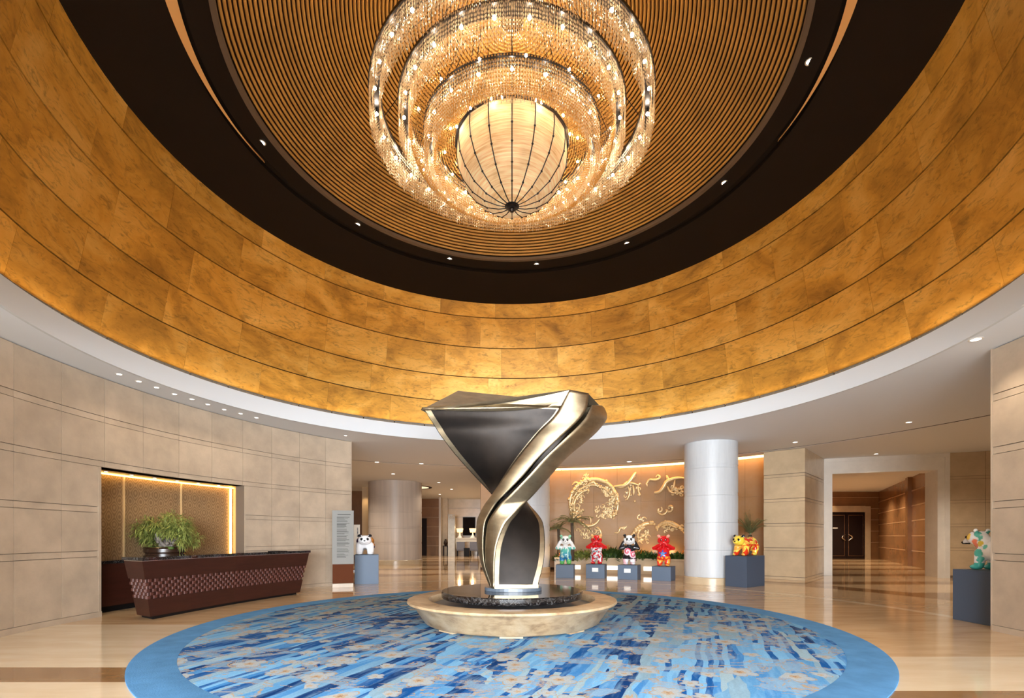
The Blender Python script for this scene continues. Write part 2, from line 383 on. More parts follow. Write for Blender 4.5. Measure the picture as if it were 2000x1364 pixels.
def carpet_mat():
    m = mat('patterned_carpet', (1, 1, 1, 1), .95, spec=.1); nt, N, L = nodes(m)
    b = N['Principled BSDF']; tc = N.new('ShaderNodeTexCoord'); v = tc.outputs['Object']
    rot = mapv(N, L, v, (1, 1, 1), (0, 0, math.atan2(.39, 1)))       # stripes now run along y
    sx = N.new('ShaderNodeSeparateXYZ'); L.new(rot, sx.inputs[0]); U, V = sx.outputs[0], sx.outputs[1]
    wob = noi(N, L, mapv(N, L, rot, (1.2, .7, 1)), 1.4, 3)
    U2 = mth(N, L, 'ADD', U, mth(N, L, 'MULTIPLY', mth(N, L, 'SUBTRACT', wob, .5), .22))
    def stripes(k, seg, ph):
        cell = mth(N, L, 'FLOOR', mth(N, L, 'MULTIPLY', U2, k))
        wn = N.new('ShaderNodeTexWhiteNoise'); wn.noise_dimensions = '1D'; L.new(mth(N, L, 'ADD', cell, ph), wn.inputs['W'])
        vv = mth(N, L, 'FLOOR', mth(N, L, 'ADD', mth(N, L, 'MULTIPLY', V, seg), mth(N, L, 'MULTIPLY', wn.outputs[0], 9)))
        cb = N.new('ShaderNodeCombineXYZ'); L.new(cell, cb.inputs[0]); L.new(vv, cb.inputs[1]); cb.inputs[2].default_value = ph
        w3 = N.new('ShaderNodeTexWhiteNoise'); w3.noise_dimensions = '3D'; L.new(cb.outputs[0], w3.inputs['Vector'])
        return w3.outputs[0]
    s1 = stripes(7.5, .24, 3.0)
    s2 = stripes(15.0, .32, 11.0)
    base = ramp(N, L, s1, [(0, rgb(88, 146, 194)), (.2, rgb(132, 162, 180)), (.36, rgb(72, 134, 190)), (.5, rgb(110, 156, 192)), (.6, rgb(14, 76, 140)), (.8, rgb(10, 54, 108))], 'CONSTANT')
    fine = ramp(N, L, s2, [(0, rgb(116, 172, 214)), (.3, rgb(64, 130, 192)), (.45, rgb(150, 174, 184)), (.6, rgb(18, 84, 150)), (.82, rgb(104, 160, 206))], 'CONSTANT')
    z = noi(N, L, mapv(N, L, rot, (1.0, .45, 1)), .9, 3)
    c = mixc(N, L, mth(N, L, 'GREATER_THAN', z, .5), base, fine)
    soft = noi(N, L, mapv(N, L, rot, (6, 1.0, 1)), 2.5, 4)
    c = mixc(N, L, mth(N, L, 'MULTIPLY', sstep(N, L, soft, .4, .75), .35), c, rgb(150, 192, 222))
    # torn tan / pale patches
    tp = noi(N, L, mapv(N, L, v, (1, 1.9, 1)), 1.5, 5, .65, .8)
    ta = mth(N, L, 'ABSOLUTE', mth(N, L, 'SUBTRACT', tp, .55))
    c = mixc(N, L, mth(N, L, 'MULTIPLY', sstep(N, L, tp, .555, .575), .7), c, rgb(140, 168, 190))
    c = mixc(N, L, mth(N, L, 'LESS_THAN', ta, .011), c, rgb(170, 150, 126))
    c = mixc(N, L, mth(N, L, 'GREATER_THAN', tp, .66), c, rgb(168, 156, 142))
    # blossoms
    def flowers(sc, keep, seed, c):
        vo = N.new('ShaderNodeTexVoronoi'); vo.voronoi_dimensions = '2D'; vo.inputs['Scale'].default_value = sc
        vv = mapv(N, L, v, (1, 1, 1), (0, 0, 0), (seed, seed*.7, 0)); L.new(vv, vo.inputs['Vector'])
        d = N.new('ShaderNodeVectorMath'); d.operation = 'SUBTRACT'; L.new(vv, d.inputs[0]); L.new(vo.outputs['Position'], d.inputs[1])
        dd = N.new('ShaderNodeSeparateXYZ'); L.new(d.outputs[0], dd.inputs[0])
        ang = mth(N, L, 'ARCTAN2', dd.outputs[1], dd.outputs[0])
        ln = N.new('ShaderNodeVectorMath'); ln.operation = 'LENGTH'; L.new(d.outputs[0], ln.inputs[0])
        jit = noi(N, L, v, 5, 3)
        R = mth(N, L, 'MULTIPLY', mth(N, L, 'ADD', .62, mth(N, L, 'MULTIPLY', mth(N, L, 'ABSOLUTE', mth(N, L, 'SINE', mth(N, L, 'MULTIPLY', ang, 2.5))), .38)), .34/sc*1.15)
        R = mth(N, L, 'MULTIPLY', R, mth(N, L, 'ADD', .55, mth(N, L, 'MULTIPLY', jit, .9)))
        q = mth(N, L, 'DIVIDE', ln.outputs['Value'], R)
        sc_ = N.new('ShaderNodeSeparateColor'); L.new(vo.outputs['Color'], sc_.inputs[0])
        kp = mth(N, L, 'LESS_THAN', sc_.outputs[0], keep)
        ins = mth(N, L, 'MULTIPLY', mth(N, L, 'LESS_THAN', q, 1.0), kp)
        fc = ramp(N, L, q, [(0, rgb(150, 116, 88)), (.16, rgb(176, 154, 128)), (.34, rgb(168, 172, 172)), (.74, rgb(150, 172, 190)), (.88, rgb(168, 152, 130))], 'CONSTANT')
        return mixc(N, L, ins, c, fc)
    c = flowers(2.0, .30, 3.1, c)
    c = flowers(3.4, .18, 9.7, c)
    c = mixc(N, L, 1.0, c, (.86, .86, .86, 1), 'MULTIPLY')
    fine2 = noi(N, L, v, 60, 2)
    c = mixc(N, L, .35, c, mixc(N, L, fine2, (.0, .0, .0, 1), (1, 1, 1, 1)), 'SOFT_LIGHT')
    L.new(c, b.inputs['Base Color'])
    bp = N.new('ShaderNodeBump'); bp.inputs['Strength'].default_value = .4; bp.inputs['Distance'].default_value = .01
    L.new(fine2, bp.inputs['Height']); L.new(bp.outputs[0], b.inputs['Normal'])
    return m
M['carpet'] = carpet_mat()
M['carpetb'] = mat('plain_blue_carpet', rgb(90, 144, 194), .95, spec=.1, noise_amt=.22, noise_scale=3, bump=.4, bump_scale=60, detail=8)

def crystal():
    m = bpy.data.materials.new('cut_crystal'); m.use_nodes = True; nt, N, L = nodes(m); N.clear()
    out = N.new('ShaderNodeOutputMaterial')
    g = N.new('ShaderNodeBsdfGlossy'); g.inputs['Color'].default_value = (1, .93, .82, 1); g.inputs['Roughness'].default_value = .12
    t = N.new('ShaderNodeBsdfTranslucent'); t.inputs['Color'].default_value = (.95, .84, .66, 1)
    d = N.new('ShaderNodeBsdfDiffuse'); d.inputs['Color'].default_value = (.85, .76, .62, 1)
    tr = N.new('ShaderNodeBsdfTransparent'); tr.inputs['Color'].default_value = (1, .95, .88, 1)
    a = N.new('ShaderNodeMixShader'); a.inputs[0].default_value = .5; L.new(t.outputs[0], a.inputs[1]); L.new(d.outputs[0], a.inputs[2])
    b = N.new('ShaderNodeMixShader'); b.inputs[0].default_value = .3; L.new(a.outputs[0], b.inputs[1]); L.new(g.outputs[0], b.inputs[2])
    c = N.new('ShaderNodeMixShader'); c.inputs[0].default_value = .3; L.new(b.outputs[0], c.inputs[1]); L.new(tr.outputs[0], c.inputs[2])
    L.new(c.outputs[0], out.inputs[0]); return m
M['crystal'] = crystal()
M['bead'] = mat('amber_glass_bead', rgb(214, 172, 108), .25, metal=.3)
def shade_mat():
    m = mat('pleated_silk_shade', rgb(240, 214, 170), .7); nt, N, L = nodes(m); b = N['Principled BSDF']
    tc = N.new('ShaderNodeTexCoord'); v = tc.outputs['Object']
    n1 = noi(N, L, mapv(N, L, v, (1, 1, 22)), 2.2, 4, .6)
    c = ramp(N, L, n1, [(.3, rgb(214, 168, 112)), (.65, rgb(250, 226, 184))])
    L.new(c, b.inputs['Base Color']); L.new(c, b.inputs['Emission Color'])
    n2 = noi(N, L, v, 3.2, 2)
    mr = N.new('ShaderNodeMapRange'); mr.inputs[1].default_value = .3; mr.inputs[2].default_value = .75; mr.inputs[3].default_value = .10; mr.inputs[4].default_value = .34
    L.new(n2, mr.inputs[0]); L.new(mr.outputs[0], b.inputs['Emission Strength'])
    return m
M['shade'] = shade_mat()

ZC = CZ+2.98                         # soffit / ceiling height
# ------------------------------------------------------------------ floor and ceilings
b = MB(); b.prism([(-38, -12.4), (38, -12.4), (38, 46), (-38, 46)], -.2, 0); fl = b.make('floor', M['floor'], kind='structure')
R_OPEN = 6.93
# the ceiling around the opening
b = MB(); b.lathe([(R_OPEN+.045, ZC), (12.22, ZC), (12.22, ZC+.25), (R_OPEN+.045, ZC+.25)], (AX, AY), 144, closed_prof=True)
b.make('ceiling', M['soffit'], kind='structure', smooth=.5)
b = MB(); b.lathe([(12.21, ZC+.004), (12.33, ZC+.004)], (AX, AY), 144); b.make('trim_1', M['line'], kind='structure')
b = MB(); b.lathe([(12.32, ZC), (40, ZC), (40, ZC+.25), (12.32, ZC+.25)], (AX, AY), 144, closed_prof=True)
ce = b.make('ceiling_outer', M['ceil'], kind='structure', smooth=.5)
# second shadow line before the gilt wall
b = MB(); b.lathe([(12.95, ZC-.004), (13.0, ZC-.004)], (AX, AY), 100, math.radians(47.5), math.radians(100)); b.make('trim_2', M['line'], kind='structure')
# fascia
zb, zt = CZ+2.976, CZ+3.37
b = MB(); b.lathe([(R_OPEN, zb), (R_OPEN, zt), (R_OPEN+.05, zt), (R_OPEN+.05, zb)], (AX, AY), 180, closed_prof=True)
b.make('trim_3', M['white'], kind='structure', smooth=.5)
# dark slotted grille on the fascia, in segments
grl = empty('air_grille', (AX, AY, zt)); tag(grl, 'slim dark slotted ring grille between white fascia and gold wall', 'grille')
for i in range(48):
    a0 = 2*PI*i/48; b = MB(); b.arcbox((0, 0), R_OPEN+.115, R_OPEN+.135, a0+.002, a0+2*PI/48-.002, -.05, .10, 4)
    for k in range(9):
        q = a0+2*PI/48*(k+.5)/9; b.arcbox((0, 0), R_OPEN+.105, R_OPEN+.115, q-.004, q+.004, .01, .09, 1)
    b.make('grille_segment', M['grille'], grl)

cvl = empty('cove_light', (AX, AY, zt)); tag(cvl, 'hidden warm light ring in the trough between white fascia and gold wall', 'light')
for k in range(16):
    b = MB(); a0 = 2*PI*k/16; b.lathe([(R_OPEN+.056, -.012), (R_OPEN+.096, -.012)], (0, 0), 8, a0+.002, a0+2*PI/16-.002); b.make('light_panel', M['drumcove'], cvl)
# ------------------------------------------------------------------ gold drum wall, leaning inwards
zs = [3.45, 4.19, 4.94, 5.80, 6.65, 7.06]
def Rg(z): return 7.07-.213*(z-3.45)
core = MB(); core.lathe([(Rg(3.40)+.035, CZ+3.40), (Rg(7.1)+.035, CZ+7.1), (Rg(7.1)+.3, CZ+7.1), (Rg(3.4)+.3, CZ+3.4)], (AX, AY), 144, closed_prof=True)
wg = core.make('wall_drum', M['dark'], kind='structure', smooth=.5)
for j in range(5):
    npan = 24; off = [.02, .11, .05, .15, .08][j]
    for i in range(npan):
        a0 = off+2*PI*i/npan; a1 = a0+2*PI/npan
        z0, z1 = zs[j]+.012, zs[j+1]-.012
        g = .0003; dz = random.uniform(-.0015, .0015)
        b = MB(); seg = 6
        b.lathe([(Rg(z0)+dz, CZ+z0), (Rg(z0)+.032, CZ+z0), (Rg(z1)+.032, CZ+z1), (Rg(z1)+dz, CZ+z1)], (AX, AY), seg, a0+g, a1-g, True)
        b.make('gold_panel', M['goldwall'], wg, smooth=.5)
# ------------------------------------------------------------------ dark ring ceiling and slatted dome
zr0, zr1 = 7.04, 7.38
def zdr(r): return zr0+(6.3-r)/(6.3-4.5)*(zr1-zr0)
b = MB(); b.lathe([(6.36, CZ+zr0), (5.02, CZ+zdr(5.02)), (5.02, CZ+zdr(5.02)+.25), (6.36, CZ+zdr(5.02)+.25)], (AX, AY), 144, closed_prof=True)
ring = b.make('ceiling_ring', M['dark'], kind='structure', smooth=.5)
b = MB(); b.lathe([(4.86, CZ+zdr(4.9)), (4.5, CZ+zr1-.02), (4.46, CZ+zr1-.02), (4.46, CZ+zr1+.12), (4.86, CZ+zdr(4.9)+.3)], (AX, AY), 144, closed_prof=True)
b.make('ceiling_ring_inner', M['dark'], kind='structure', smooth=.5)
b = MB(); b.lathe([(4.53, CZ+zr1-.045), (4.45, CZ+zr1-.045), (4.45, CZ+zr1+.03), (4.53, CZ+zr1+.03)], (AX, AY), 144, closed_prof=True)
b.make('trim_4', mat('grey_brown_edge', rgb(96, 80, 68), .5), kind='structure', smooth=.5)
# crescent slots: the step between the two dark rings opens towards the entrance
def crescent(name, a_end, a_far):
    V = []; Fc = []; n = 50; segs = []
    for i in range(n+1):
        t = i/n; a = a_end+(a_far-a_end)*t
        wdt = .22*min(1, t*1.15)**1.5
        c, s = math.cos(a), math.sin(a)
        z = CZ+zdr(4.95)-.003
        V += [(AX+(4.93-wdt*.15)*c, AY+(4.93-wdt*.15)*s, z), (AX+(4.93+wdt)*c, AY+(4.93+wdt)*s, z-.01-wdt*.5), (AX+(4.95+wdt)*c, AY+(4.95+wdt)*s, z+.05)]
        if i:
            p = 3*(i-1); q = 3*i
            Fc += [(p, q, q+1, p+1), (p+1, q+1, q+2, p+2), (p+2, q+2, q, p)]
    o = mesh(name, V, Fc, M['covewood'], None, False, 'structure'); fixn(o)
    o.data.polygons.foreach_set('use_smooth', [True]*len(o.data.polygons)); o.data.set_sharp_from_angle(angle=.5)
crescent('trim_5', math.radians(168), math.radians(228))
crescent('trim_6', math.radians(6), math.radians(-48))
b = MB(); b.lathe([(4.84, CZ+zdr(4.95)+.06), (5.04, CZ+zdr(4.95)+.06)], (AX, AY), 120); b.make('trim_7', M['dark'], kind='structure')
def zdome(r): return 7.40+(4.5**2-r*r)*.0777
b = MB(); b.lathe([(r, CZ+zdome(r)+.10) for r in [4.5, 4.2, 3.9, 3.6, 3.2, 2.8, 2.4, 2, 1.5, 1, .5, .02]], (AX, AY), 96)
dome = b.make('ceiling_dome', M['slatback'], kind='structure', smooth=True)
NS = 68
for i in range(NS):
    r = 4.42-i*.0625; z = CZ+zdome(r); h = .024
    b = MB(); prof = [(r+h*math.cos(2*PI*k/8), z+h*1.25*math.sin(2*PI*k/8)) for k in range(8)]
    b.lathe(prof, (AX, AY), 120 if r > 1 else 48, closed_prof=True)
    b.make('slat', M['slat'], dome, smooth=True)

# roof lid above everything so no sky leaks in
# ------------------------------------------------------------------ stone walls beside the entrance
rows = [(.10, 1.115, 0), (1.125, 1.225, 1), (1.235, 1.935, 0), (1.945, 2.045, 1), (2.055, 2.795, 0), (2.805, 2.905, 1), (2.915, 3.635, 0), (3.645, 3.745, 1), (3.755, 4.465, 0)]
NI0, NI1 = None, None
LC = (2.4, AY); RL = 10.10
def ang(c, x, y): return math.atan2(y-c[1], x-c[0]) % (2*PI)
aN0 = ang(LC, -7.74, 9.10); aN1 = ang(LC, -6.88, 12.50); aEnd = ang(LC, -4.95, 15.17)
NTOP = 2.80
core = MB()
for a0, a1, z0, z1 in ((aEnd, aN1, 0, ZC), (aN1, aN0, NTOP, ZC), (aN0, math.radians(214), 0, ZC)):
    core.arcbox(LC, RL+.03, RL+.34, a0, a1, z0, z1, 24)
wl = core.make('wall_left', M['joint'], kind='structure', smooth=.5)
cols = []
a = aEnd; step = .0838
while a < math.radians(214): cols.append(a); a += step
cols.append(math.radians(214))
def wall_blocks(c, par, cols, rows, mt, inner=1, niche=None, R=RL):
    for i in range(len(cols)-1):
        a0, a1 = cols[i], cols[i+1]; g = .0004
        for z0, z1, narrow in rows:
            rec = .006 if narrow else 0
            segs = [(a0, a1)]
            if niche and z0 < NTOP-.02:
                n1, n0 = niche; segs = []
                if a0 < n1: segs.append((a0, min(a1, n1)))
                if a1 > n0: segs.append((max(a0, n0), a1))
            for s0, s1 in segs:
                if s1-s0 < .004: continue
                zz0 = z0
                b = MB(); b.arcbox(c, R+rec, R+.04, s0+g, s1-g, zz0, z1, 3)
                b.make('stone_band' if narrow else 'stone_panel', mt, par, smooth=.5)
rows2 = []
for z0, z1, n in rows:
    rows2.append((z0, z1, n))
wall_blocks(LC, wl, cols, rows2, M['stone'], niche=(aN1, aN0))
b = MB(); b.arcbox(LC, RL-.012, RL+.05, aEnd, aN1, 0, .095, 12); b.arcbox(LC, RL-.012, RL+.05, aN0, math.radians(214), 0, .095, 12)
b.make('baseboard_left', M['stone'], kind='structure')
# end face of the left wall
e0 = (LC[0]+RL*math.cos(aEnd), LC[1]+RL*math.sin(aEnd)); e1 = (LC[0]+(RL+.34)*math.cos(aEnd), LC[1]+(RL+.34)*math.sin(aEnd))
b = MB(); b.prism([e0, e1, (e1[0]+.02, e1[1]+.02), (e0[0]+.02, e0[1]+.02)], 0, ZC); b.make('trim_8', M['stone'], kind='structure')
# wall on from the curved part to the entrance, left and right
pL = (LC[0]+RL*math.cos(math.radians(214)), LC[1]+RL*math.sin(math.radians(214)))
b = MB(); b.prism([pL, (-7.2, -11.8), (-7.6, -11.8), (pL[0]-.35, pL[1])], 0, ZC); b.make('wall_left_entrance', M['stone'], kind='structure')
RC = (-2.4, AY); aR0 = math.radians(-34); aR1 = math.atan2(7.73-AY, 7.6+2.4)
core = MB(); core.arcbox(RC, RL+.0, RL+.34, aR0, aR1, 0, ZC, 24); wr = core.make('wall_right', M['joint'], kind='structure', smooth=.5)
cr = []; a = aR1
while a > aR0: cr.append(a); a -= step
cr.append(aR0); cr.reverse()
wall_blocks(RC, wr, cr, rows, M['stone'], R=RL-.04)
b = MB(); b.arcbox(RC, RL-.052, RL+.01, aR0, aR1, 0, .095, 12); b.make('baseboard_right', M['stone'], kind='structure')
f0 = (RC[0]+(RL-.04)*math.cos(aR1), RC[1]+(RL-.04)*math.sin(aR1)); f1 = (RC[0]+(RL+.34)*math.cos(aR1), RC[1]+(RL+.34)*math.sin(aR1))
b = MB(); b.prism([f0, f1, (f1[0]-.02, f1[1]+.04), (f0[0]-.001, f0[1]+.03)], 0, ZC); b.make('trim_9', M['stone'], kind='structure')
pR = (-pL[0], pL[1]); b = MB(); b.prism([pR, (pR[0]+.35, pR[1]), (7.6, -11.8), (7.2, -11.8)], 0, ZC); b.make('wall_right_entrance', M['stone'], kind='structure')
b = MB()
b.box((0, -12.0, 4.42), (15.4, .3, .14)); b.box((-7.25, -12, 2.2), (.5, .3, 4.4)); b.box((7.25, -12, 2.2), (.5, .3, 4.4)); b.box((0, -12.0, .4), (14, .3, .8))
b.make('wall_front', M['stone'], kind='structure')
b = MB()
for x in (-4.2, -1.4, 1.4, 4.2): b.box((x, -11.95, 2.15), (.07, .12, 4.3))
b.box((0, -11.95, 2.9), (13.8, .1, .07)); b.make('window_1', M['steel'], kind='structure')
# outer boundary
b = MB(); b.arcbox((AX, AY), 32.6, 33.0, math.radians(66), math.radians(215), 0, ZC+.2, 48); b.make('wall_far', M['brownstone'], kind='structure', smooth=.5)
b = MB(); b.prism([(24, 6), (24.4, 6), (30, 25), (29.6, 25)], 0, ZC); b.prism([(10, 2), (24, 6), (24, 6.4), (10, 2.4)], 0, ZC); b.make('wall_side', M['stone_r'], kind='structure')

# ------------------------------------------------------------------ niche behind the desk
na0, na1 = aN0, aN1
q1 = (-7.50, 13.08)                              # back right corner of the niche
RN = 10.92
b = MB(); b.lathe([(RN, 0), (RN, NTOP), (RN+.08, NTOP), (RN+.08, 0)], LC, 24, ang(LC, *q1), aN0+.03, True)
niche = b.make('wall_niche', M['damask'], kind='structure', smooth=.5)
b = MB(); b.arcbox(LC, RL+.04, RN+.1, aN1-.05, aN0+.03, NTOP-.0, NTOP+.06, 20); b.make('ceiling_niche', M['stone'], kind='structure')
ja = (-6.88, 12.50)
jl = MB(); jl.prism([ja, (ja[0]+.02, ja[1]+.05), (q1[0]-.0, q1[1]+.06), q1], 0, NTOP); jl.make('wall_jamb', M['stone'], kind='structure')
jb = (LC[0]+RL*math.cos(aN0), LC[1]+RL*math.sin(aN0)); jc = (LC[0]+RN*math.cos(aN0), LC[1]+RN*math.sin(aN0))
b = MB(); b.prism([jb, jc, (jc[0]-.01, jc[1]-.06), (jb[0], jb[1]-.06)], 0, NTOP); b.make('wall_jamb_near', M['stone'], kind='structure')
# narrow metal battens on the damask and the amber light lines
for px in (242, 354):
    t = (px-1000)/F
    # intersection of ray with arc RN-0.02
    lo, hi = 9., 14.
    for _ in range(40):
        d = (lo+hi)/2
        if math.hypot(t*d-LC[0], d-LC[1]) < RN-.015: lo = d
        else: hi = d
    b = MB(); b.box((t*lo, lo, NTOP/2+.5), (.03, .03, NTOP-1.0), ang(LC, t*lo, lo)); b.make('trim_batten', M['gold'], niche)
cl = empty('cove_light', (0, 0, 0)); tag(cl, 'amber hidden light line along top and right edge of the niche', 'light')
b = MB(); b.arcbox(LC, RN-.10, RN-.05, ang(LC, *q1)+.004, aN0+.02, NTOP-.028, NTOP-.006, 24); b.make('light_line', M['coveglow'], cl)
b = MB(); b.box((q1[0]-.01, q1[1]-.10, 1.02+(NTOP-1.02)/2), (.04, .04, NTOP-1.1)); b.make('light_line', M['coveglow'], cl)

# niche downlights
def downlight(loc, r=.05, m=None, name='ceiling_downlight', nrm=None):
    e = empty(name, loc)
    b = MB(); b.lathe([(r*1.45, -.004), (r*1.45, 0.0), (r*1.0, .0), (r, -.006)], (0, 0), 18, closed_prof=True); b.make('trim_ring', M['trim'], e)
    b = MB(); b.lathe([(.0005, -.003), (r, -.003)], (0, 0), 18); b.make('lamp', m or M['down'], e)
    return e
ORD = ['first', 'second', 'third', 'fourth', 'fifth', 'sixth', 'seventh', 'eighth', 'ninth', 'tenth']
for i, px in enumerate((207, 257, 302, 346, 387, 427)):
    t = (px-1000)/F; d0 = None; R = RN-.30; lo, hi = 9., 14.5
    for _ in range(40):
        d = (lo+hi)/2
        if math.hypot(t*d-LC[0], d-LC[1]) < R: lo = d
        else: hi = d
    e = downlight((t*lo, lo, NTOP-.003), .035)
    tag(e, 'tiny round downlight in the niche ceiling, %s from the left' % ORD[i], 'downlight', 'niche downlights')
    spot('niche_spot', (t*lo, lo, NTOP-.03), 10, WARM, 1.5, .8, .03, (t*lo, lo, 0))

# ------------------------------------------------------------------ ceiling downlights
def at_ceiling(px, py, z=ZC):
    d = (z-CZ)*F/(HZ-py); return ((px-1000)/F*d, d, z-.001)
for i, (px, py) in enumerate(((233, 731), (271, 745), (306, 757), (341, 770), (375, 780), (406, 790), (438, 800), (470, 808), (501, 816), (675, 851))):
    x, y, z = at_ceiling(px, py)
    e = downlight((x, y, z), .042); tag(e, ('small round downlight in the soffit over the front desk, %s from the left' % ORD[i]) if i < 9 else 'lone small round downlight in the soffit above the directory sign', 'downlight', 'downlights over the front desk')
    spot('desk_spot', (x, y, z-.03), 12, (1, .85, .66), 1.7, .9, .04, (x, y, 0))
for px, py, lb in ((1906, 663, 'large round downlight close to the right foreground wall'), (1775, 825, 'round downlight high up right of the white portal, before the shadow line'), (1553, 864, 'round downlight above the stone pier left of the portal'), (1711, 887, 'round downlight directly above the white portal lintel')):
    x, y, z = at_ceiling(px, py)
    e = downlight((x, y, z), .065); tag(e, lb, 'downlight', 'downlights right of the column')
    spot('hall_spot', (x, y, z-.03), 70, (1, .85, .66), 2.0, .9, .05, (x, y, 0))
for px, py, lb in ((736, 903, 'round downlight nearest the left wall end, above the travertine column'), (823, 906, 'round downlight nearest the sculpture in the left hall ceiling'), (768, 926, 'round downlight just before the top of the broad travertine column'), (857, 943, 'round downlight just right of the ceiling oculus in the left hall'), (882, 956, 'round downlight farthest right in the left hall ceiling'), (859, 966, 'smallest and farthest round downlight in the left hall ceiling')):
    x, y, z = at_ceiling(px, py)
    e = downlight((x, y, z), .085); tag(e, lb, 'downlight', 'downlights of the left hall')
    spot('hall_spot', (x, y, z-.03), 90, (1, .88, .72), 2.4, .9, .05, (x, y, 0))
x, y, z = at_ceiling(1229, 902)
e = downlight((x, y, z), .09); tag(e, 'single round downlight just before the gilt relief wall', 'downlight')
for a in (203.8, 172.7, 140.7, 110.6, 81.9, 52.2, 20.2, -11.7, -42, 234, 264, 294):
    r = 4.70; q = math.radians(a); z = CZ+zdr(r)+.012
    e = downlight((AX+r*math.cos(q), AY+r*math.sin(q), z-.02), .05, M['down2'], 'ring_downlight')
    e['label'] = {203.8: 'spot lamp of the dark ring at the top left edge of the picture', 172.7: 'spot lamp of the dark ring, left side, level with the chandelier bowl', 140.7: 'spot lamp of the dark ring, lower left, above the left gold wall', 110.6: 'spot lamp of the dark ring, left of the two lowest ones', 81.9: 'spot lamp of the dark ring, lowest one, above the sculpture', 52.2: 'spot lamp of the dark ring, lower right, above the white column', 20.2: 'spot lamp of the dark ring, right side, level with the chandelier bottom', -11.7: 'brightest spot lamp of the dark ring, upper right beside the wood crescent'}.get(a, 'spot lamp of the dark ring outside the picture, above the entrance'); e['category'] = 'downlight'; e['group'] = 'spot lamps of the dark ring' if a not in (-42, 234, 264, 294) else 'spot lamps above the entrance'
    spot('ring_spot', (e.location.x, e.location.y, z-.06), 90, (1, .88, .72), 1.1, .8, .05, (e.location.x, e.location.y, 0))

# ------------------------------------------------------------------ columns, portal, right hall
def round_column(name, x, y, r, mt, label, base=.22, nb=7, hh=ZC):
    root = empty(name, (x, y, 0)); tag(root, label, 'column')
    b = MB(); b.lathe([(0.001, 0), (r+.03, 0), (r+.03, base-.02), (r+.01, base), (0.001, base)], (0, 0), 48); b.make('base', M['stone_r'], root, smooth=.5)
    h = (hh-base)/nb
    for i in range(nb):
        z0 = base+i*h
        b = MB(); b.lathe([(0.001, z0+.11), (r, z0+.11), (r, z0+h-.003), (0.001, z0+h-.003)], (0, 0), 48); b.make('drum', mt, root, smooth=.5)
        b = MB(); b.lathe([(0.001, z0+.002), (r-.010, z0+.002), (r-.010, z0+.11), (0.001, z0+.11)], (0, 0), 48); b.make('drum_band', mt, root, smooth=.5)
    return root
round_column('stone_column', 6.42, 15.72, .81, M['trav'], 'large round white stone column between the red and yellow bears', nb=5)
round_column('stone_column', .80, 20.6, .80, M['trav'], 'round white stone column partly hidden behind the bronze sculpture', nb=5)
round_column('stone_column', -6.5, 27.1, 1.45, M['trav_warm'], 'broad round travertine column in the left hall behind the tiger bear', nb=5)
# slim pilaster and dark wall beside it
def stoneblock(name, poly, rows_, mt, label=None, cat=None, kind=None):
    root = mesh(name, *[[], []][:2]) if False else None
# block pier left of the portal
def pier(name, pts, z1, mt, kind='structure', joints=(1.0, 1.85, 2.7, 3.55)):
    b = MB(); b.prism(pts, 0, z1); root = b.make(name, M['joint'], kind=kind)
    # courses: thin proud slabs
    cx = sum(p[0] for p in pts)/len(pts); cy = sum(p[1] for p in pts)/len(pts)
    def ex(k): return [(cx+(p[0]-cx)*k, cy+(p[1]-cy)*k) for p in pts]
    zz = [0]+list(joints)+[z1]
    for i in range(len(zz)-1):
        b = MB(); b.prism(ex(1.012), zz[i]+.11, zz[i+1]-.008); b.make('stone_course', mt, root)
        b = MB(); b.prism(ex(1.006), zz[i]+.004, zz[i]+.092); b.make('stone_band', mt, root)
    return root
pier('wall_pier', [(8.95, 17.27), (9.86, 16.38), (12.0, 18.72), (11.2, 20.2)], ZC, M['stone_r'])
A = Vector((11.98, 18.75)); D = Vector((.936, -.35)).normalized(); NN = Vector((.35, .936)).normalized()
def pt(s, t): q = A+D*s+NN*t; return (q.x, q.y)
OT = CZ+2.39
portal = empty('stone_portal', (A.x, A.y, 0)); tag(portal, 'wide pale stone portal framing the brown corridor on the right', 'doorway')
def pp(name, s0, s1, t0, t1, z0, z1, mt, par=portal):
    b = MB(); b.prism([(x-A.x, y-A.y) for x, y in (pt(s0, t0), pt(s1, t0), pt(s1, t1), pt(s0, t1))], z0, z1); return b.make(name, mt, par)
pp('jamb', -.02, .316, 0, 1.02, 0, ZC, M['portalstone']); pp('jamb', 3.56, 3.91, 0, 1.02, 0, ZC, M['portalstone'])
pp('lintel', .316, 3.56, 0, 1.02, OT, ZC, M['portalstone'])
pp('moulding', -.02, .12, -.03, 0, 0, ZC, M['portalstone']); pp('moulding', 3.77, 3.91, -.03, 0, 0, ZC, M['portalstone']); pp('moulding', .12, 3.77, -.03, 0, ZC-.14, ZC, M['portalstone'])
b = MB(); b.prism([pt(3.91, .02), pt(12, .02), pt(12, .4), pt(3.91, .4)], 0, ZC); wpr = b.make('wall_portal', M['joint'], kind='structure')
for i in range(8):
    for z0, z1, nm in ((.1, .98, 0), (.99, 1.08, 1), (1.09, 1.83, 0), (1.84, 1.93, 1), (1.94, 2.68, 0), (2.69, 2.78, 1), (2.79, 3.53, 0), (3.54, 3.63, 1), (3.64, ZC, 0)):
        b = MB(); b.prism([pt(3.92+i*1.0, 0), pt(4.91+i*1.0, 0), pt(4.91+i*1.0, .05), pt(3.92+i*1.0, .05)], z0, z1); b.make('stone_band' if nm else 'stone_panel', M['stone_r'], wpr)
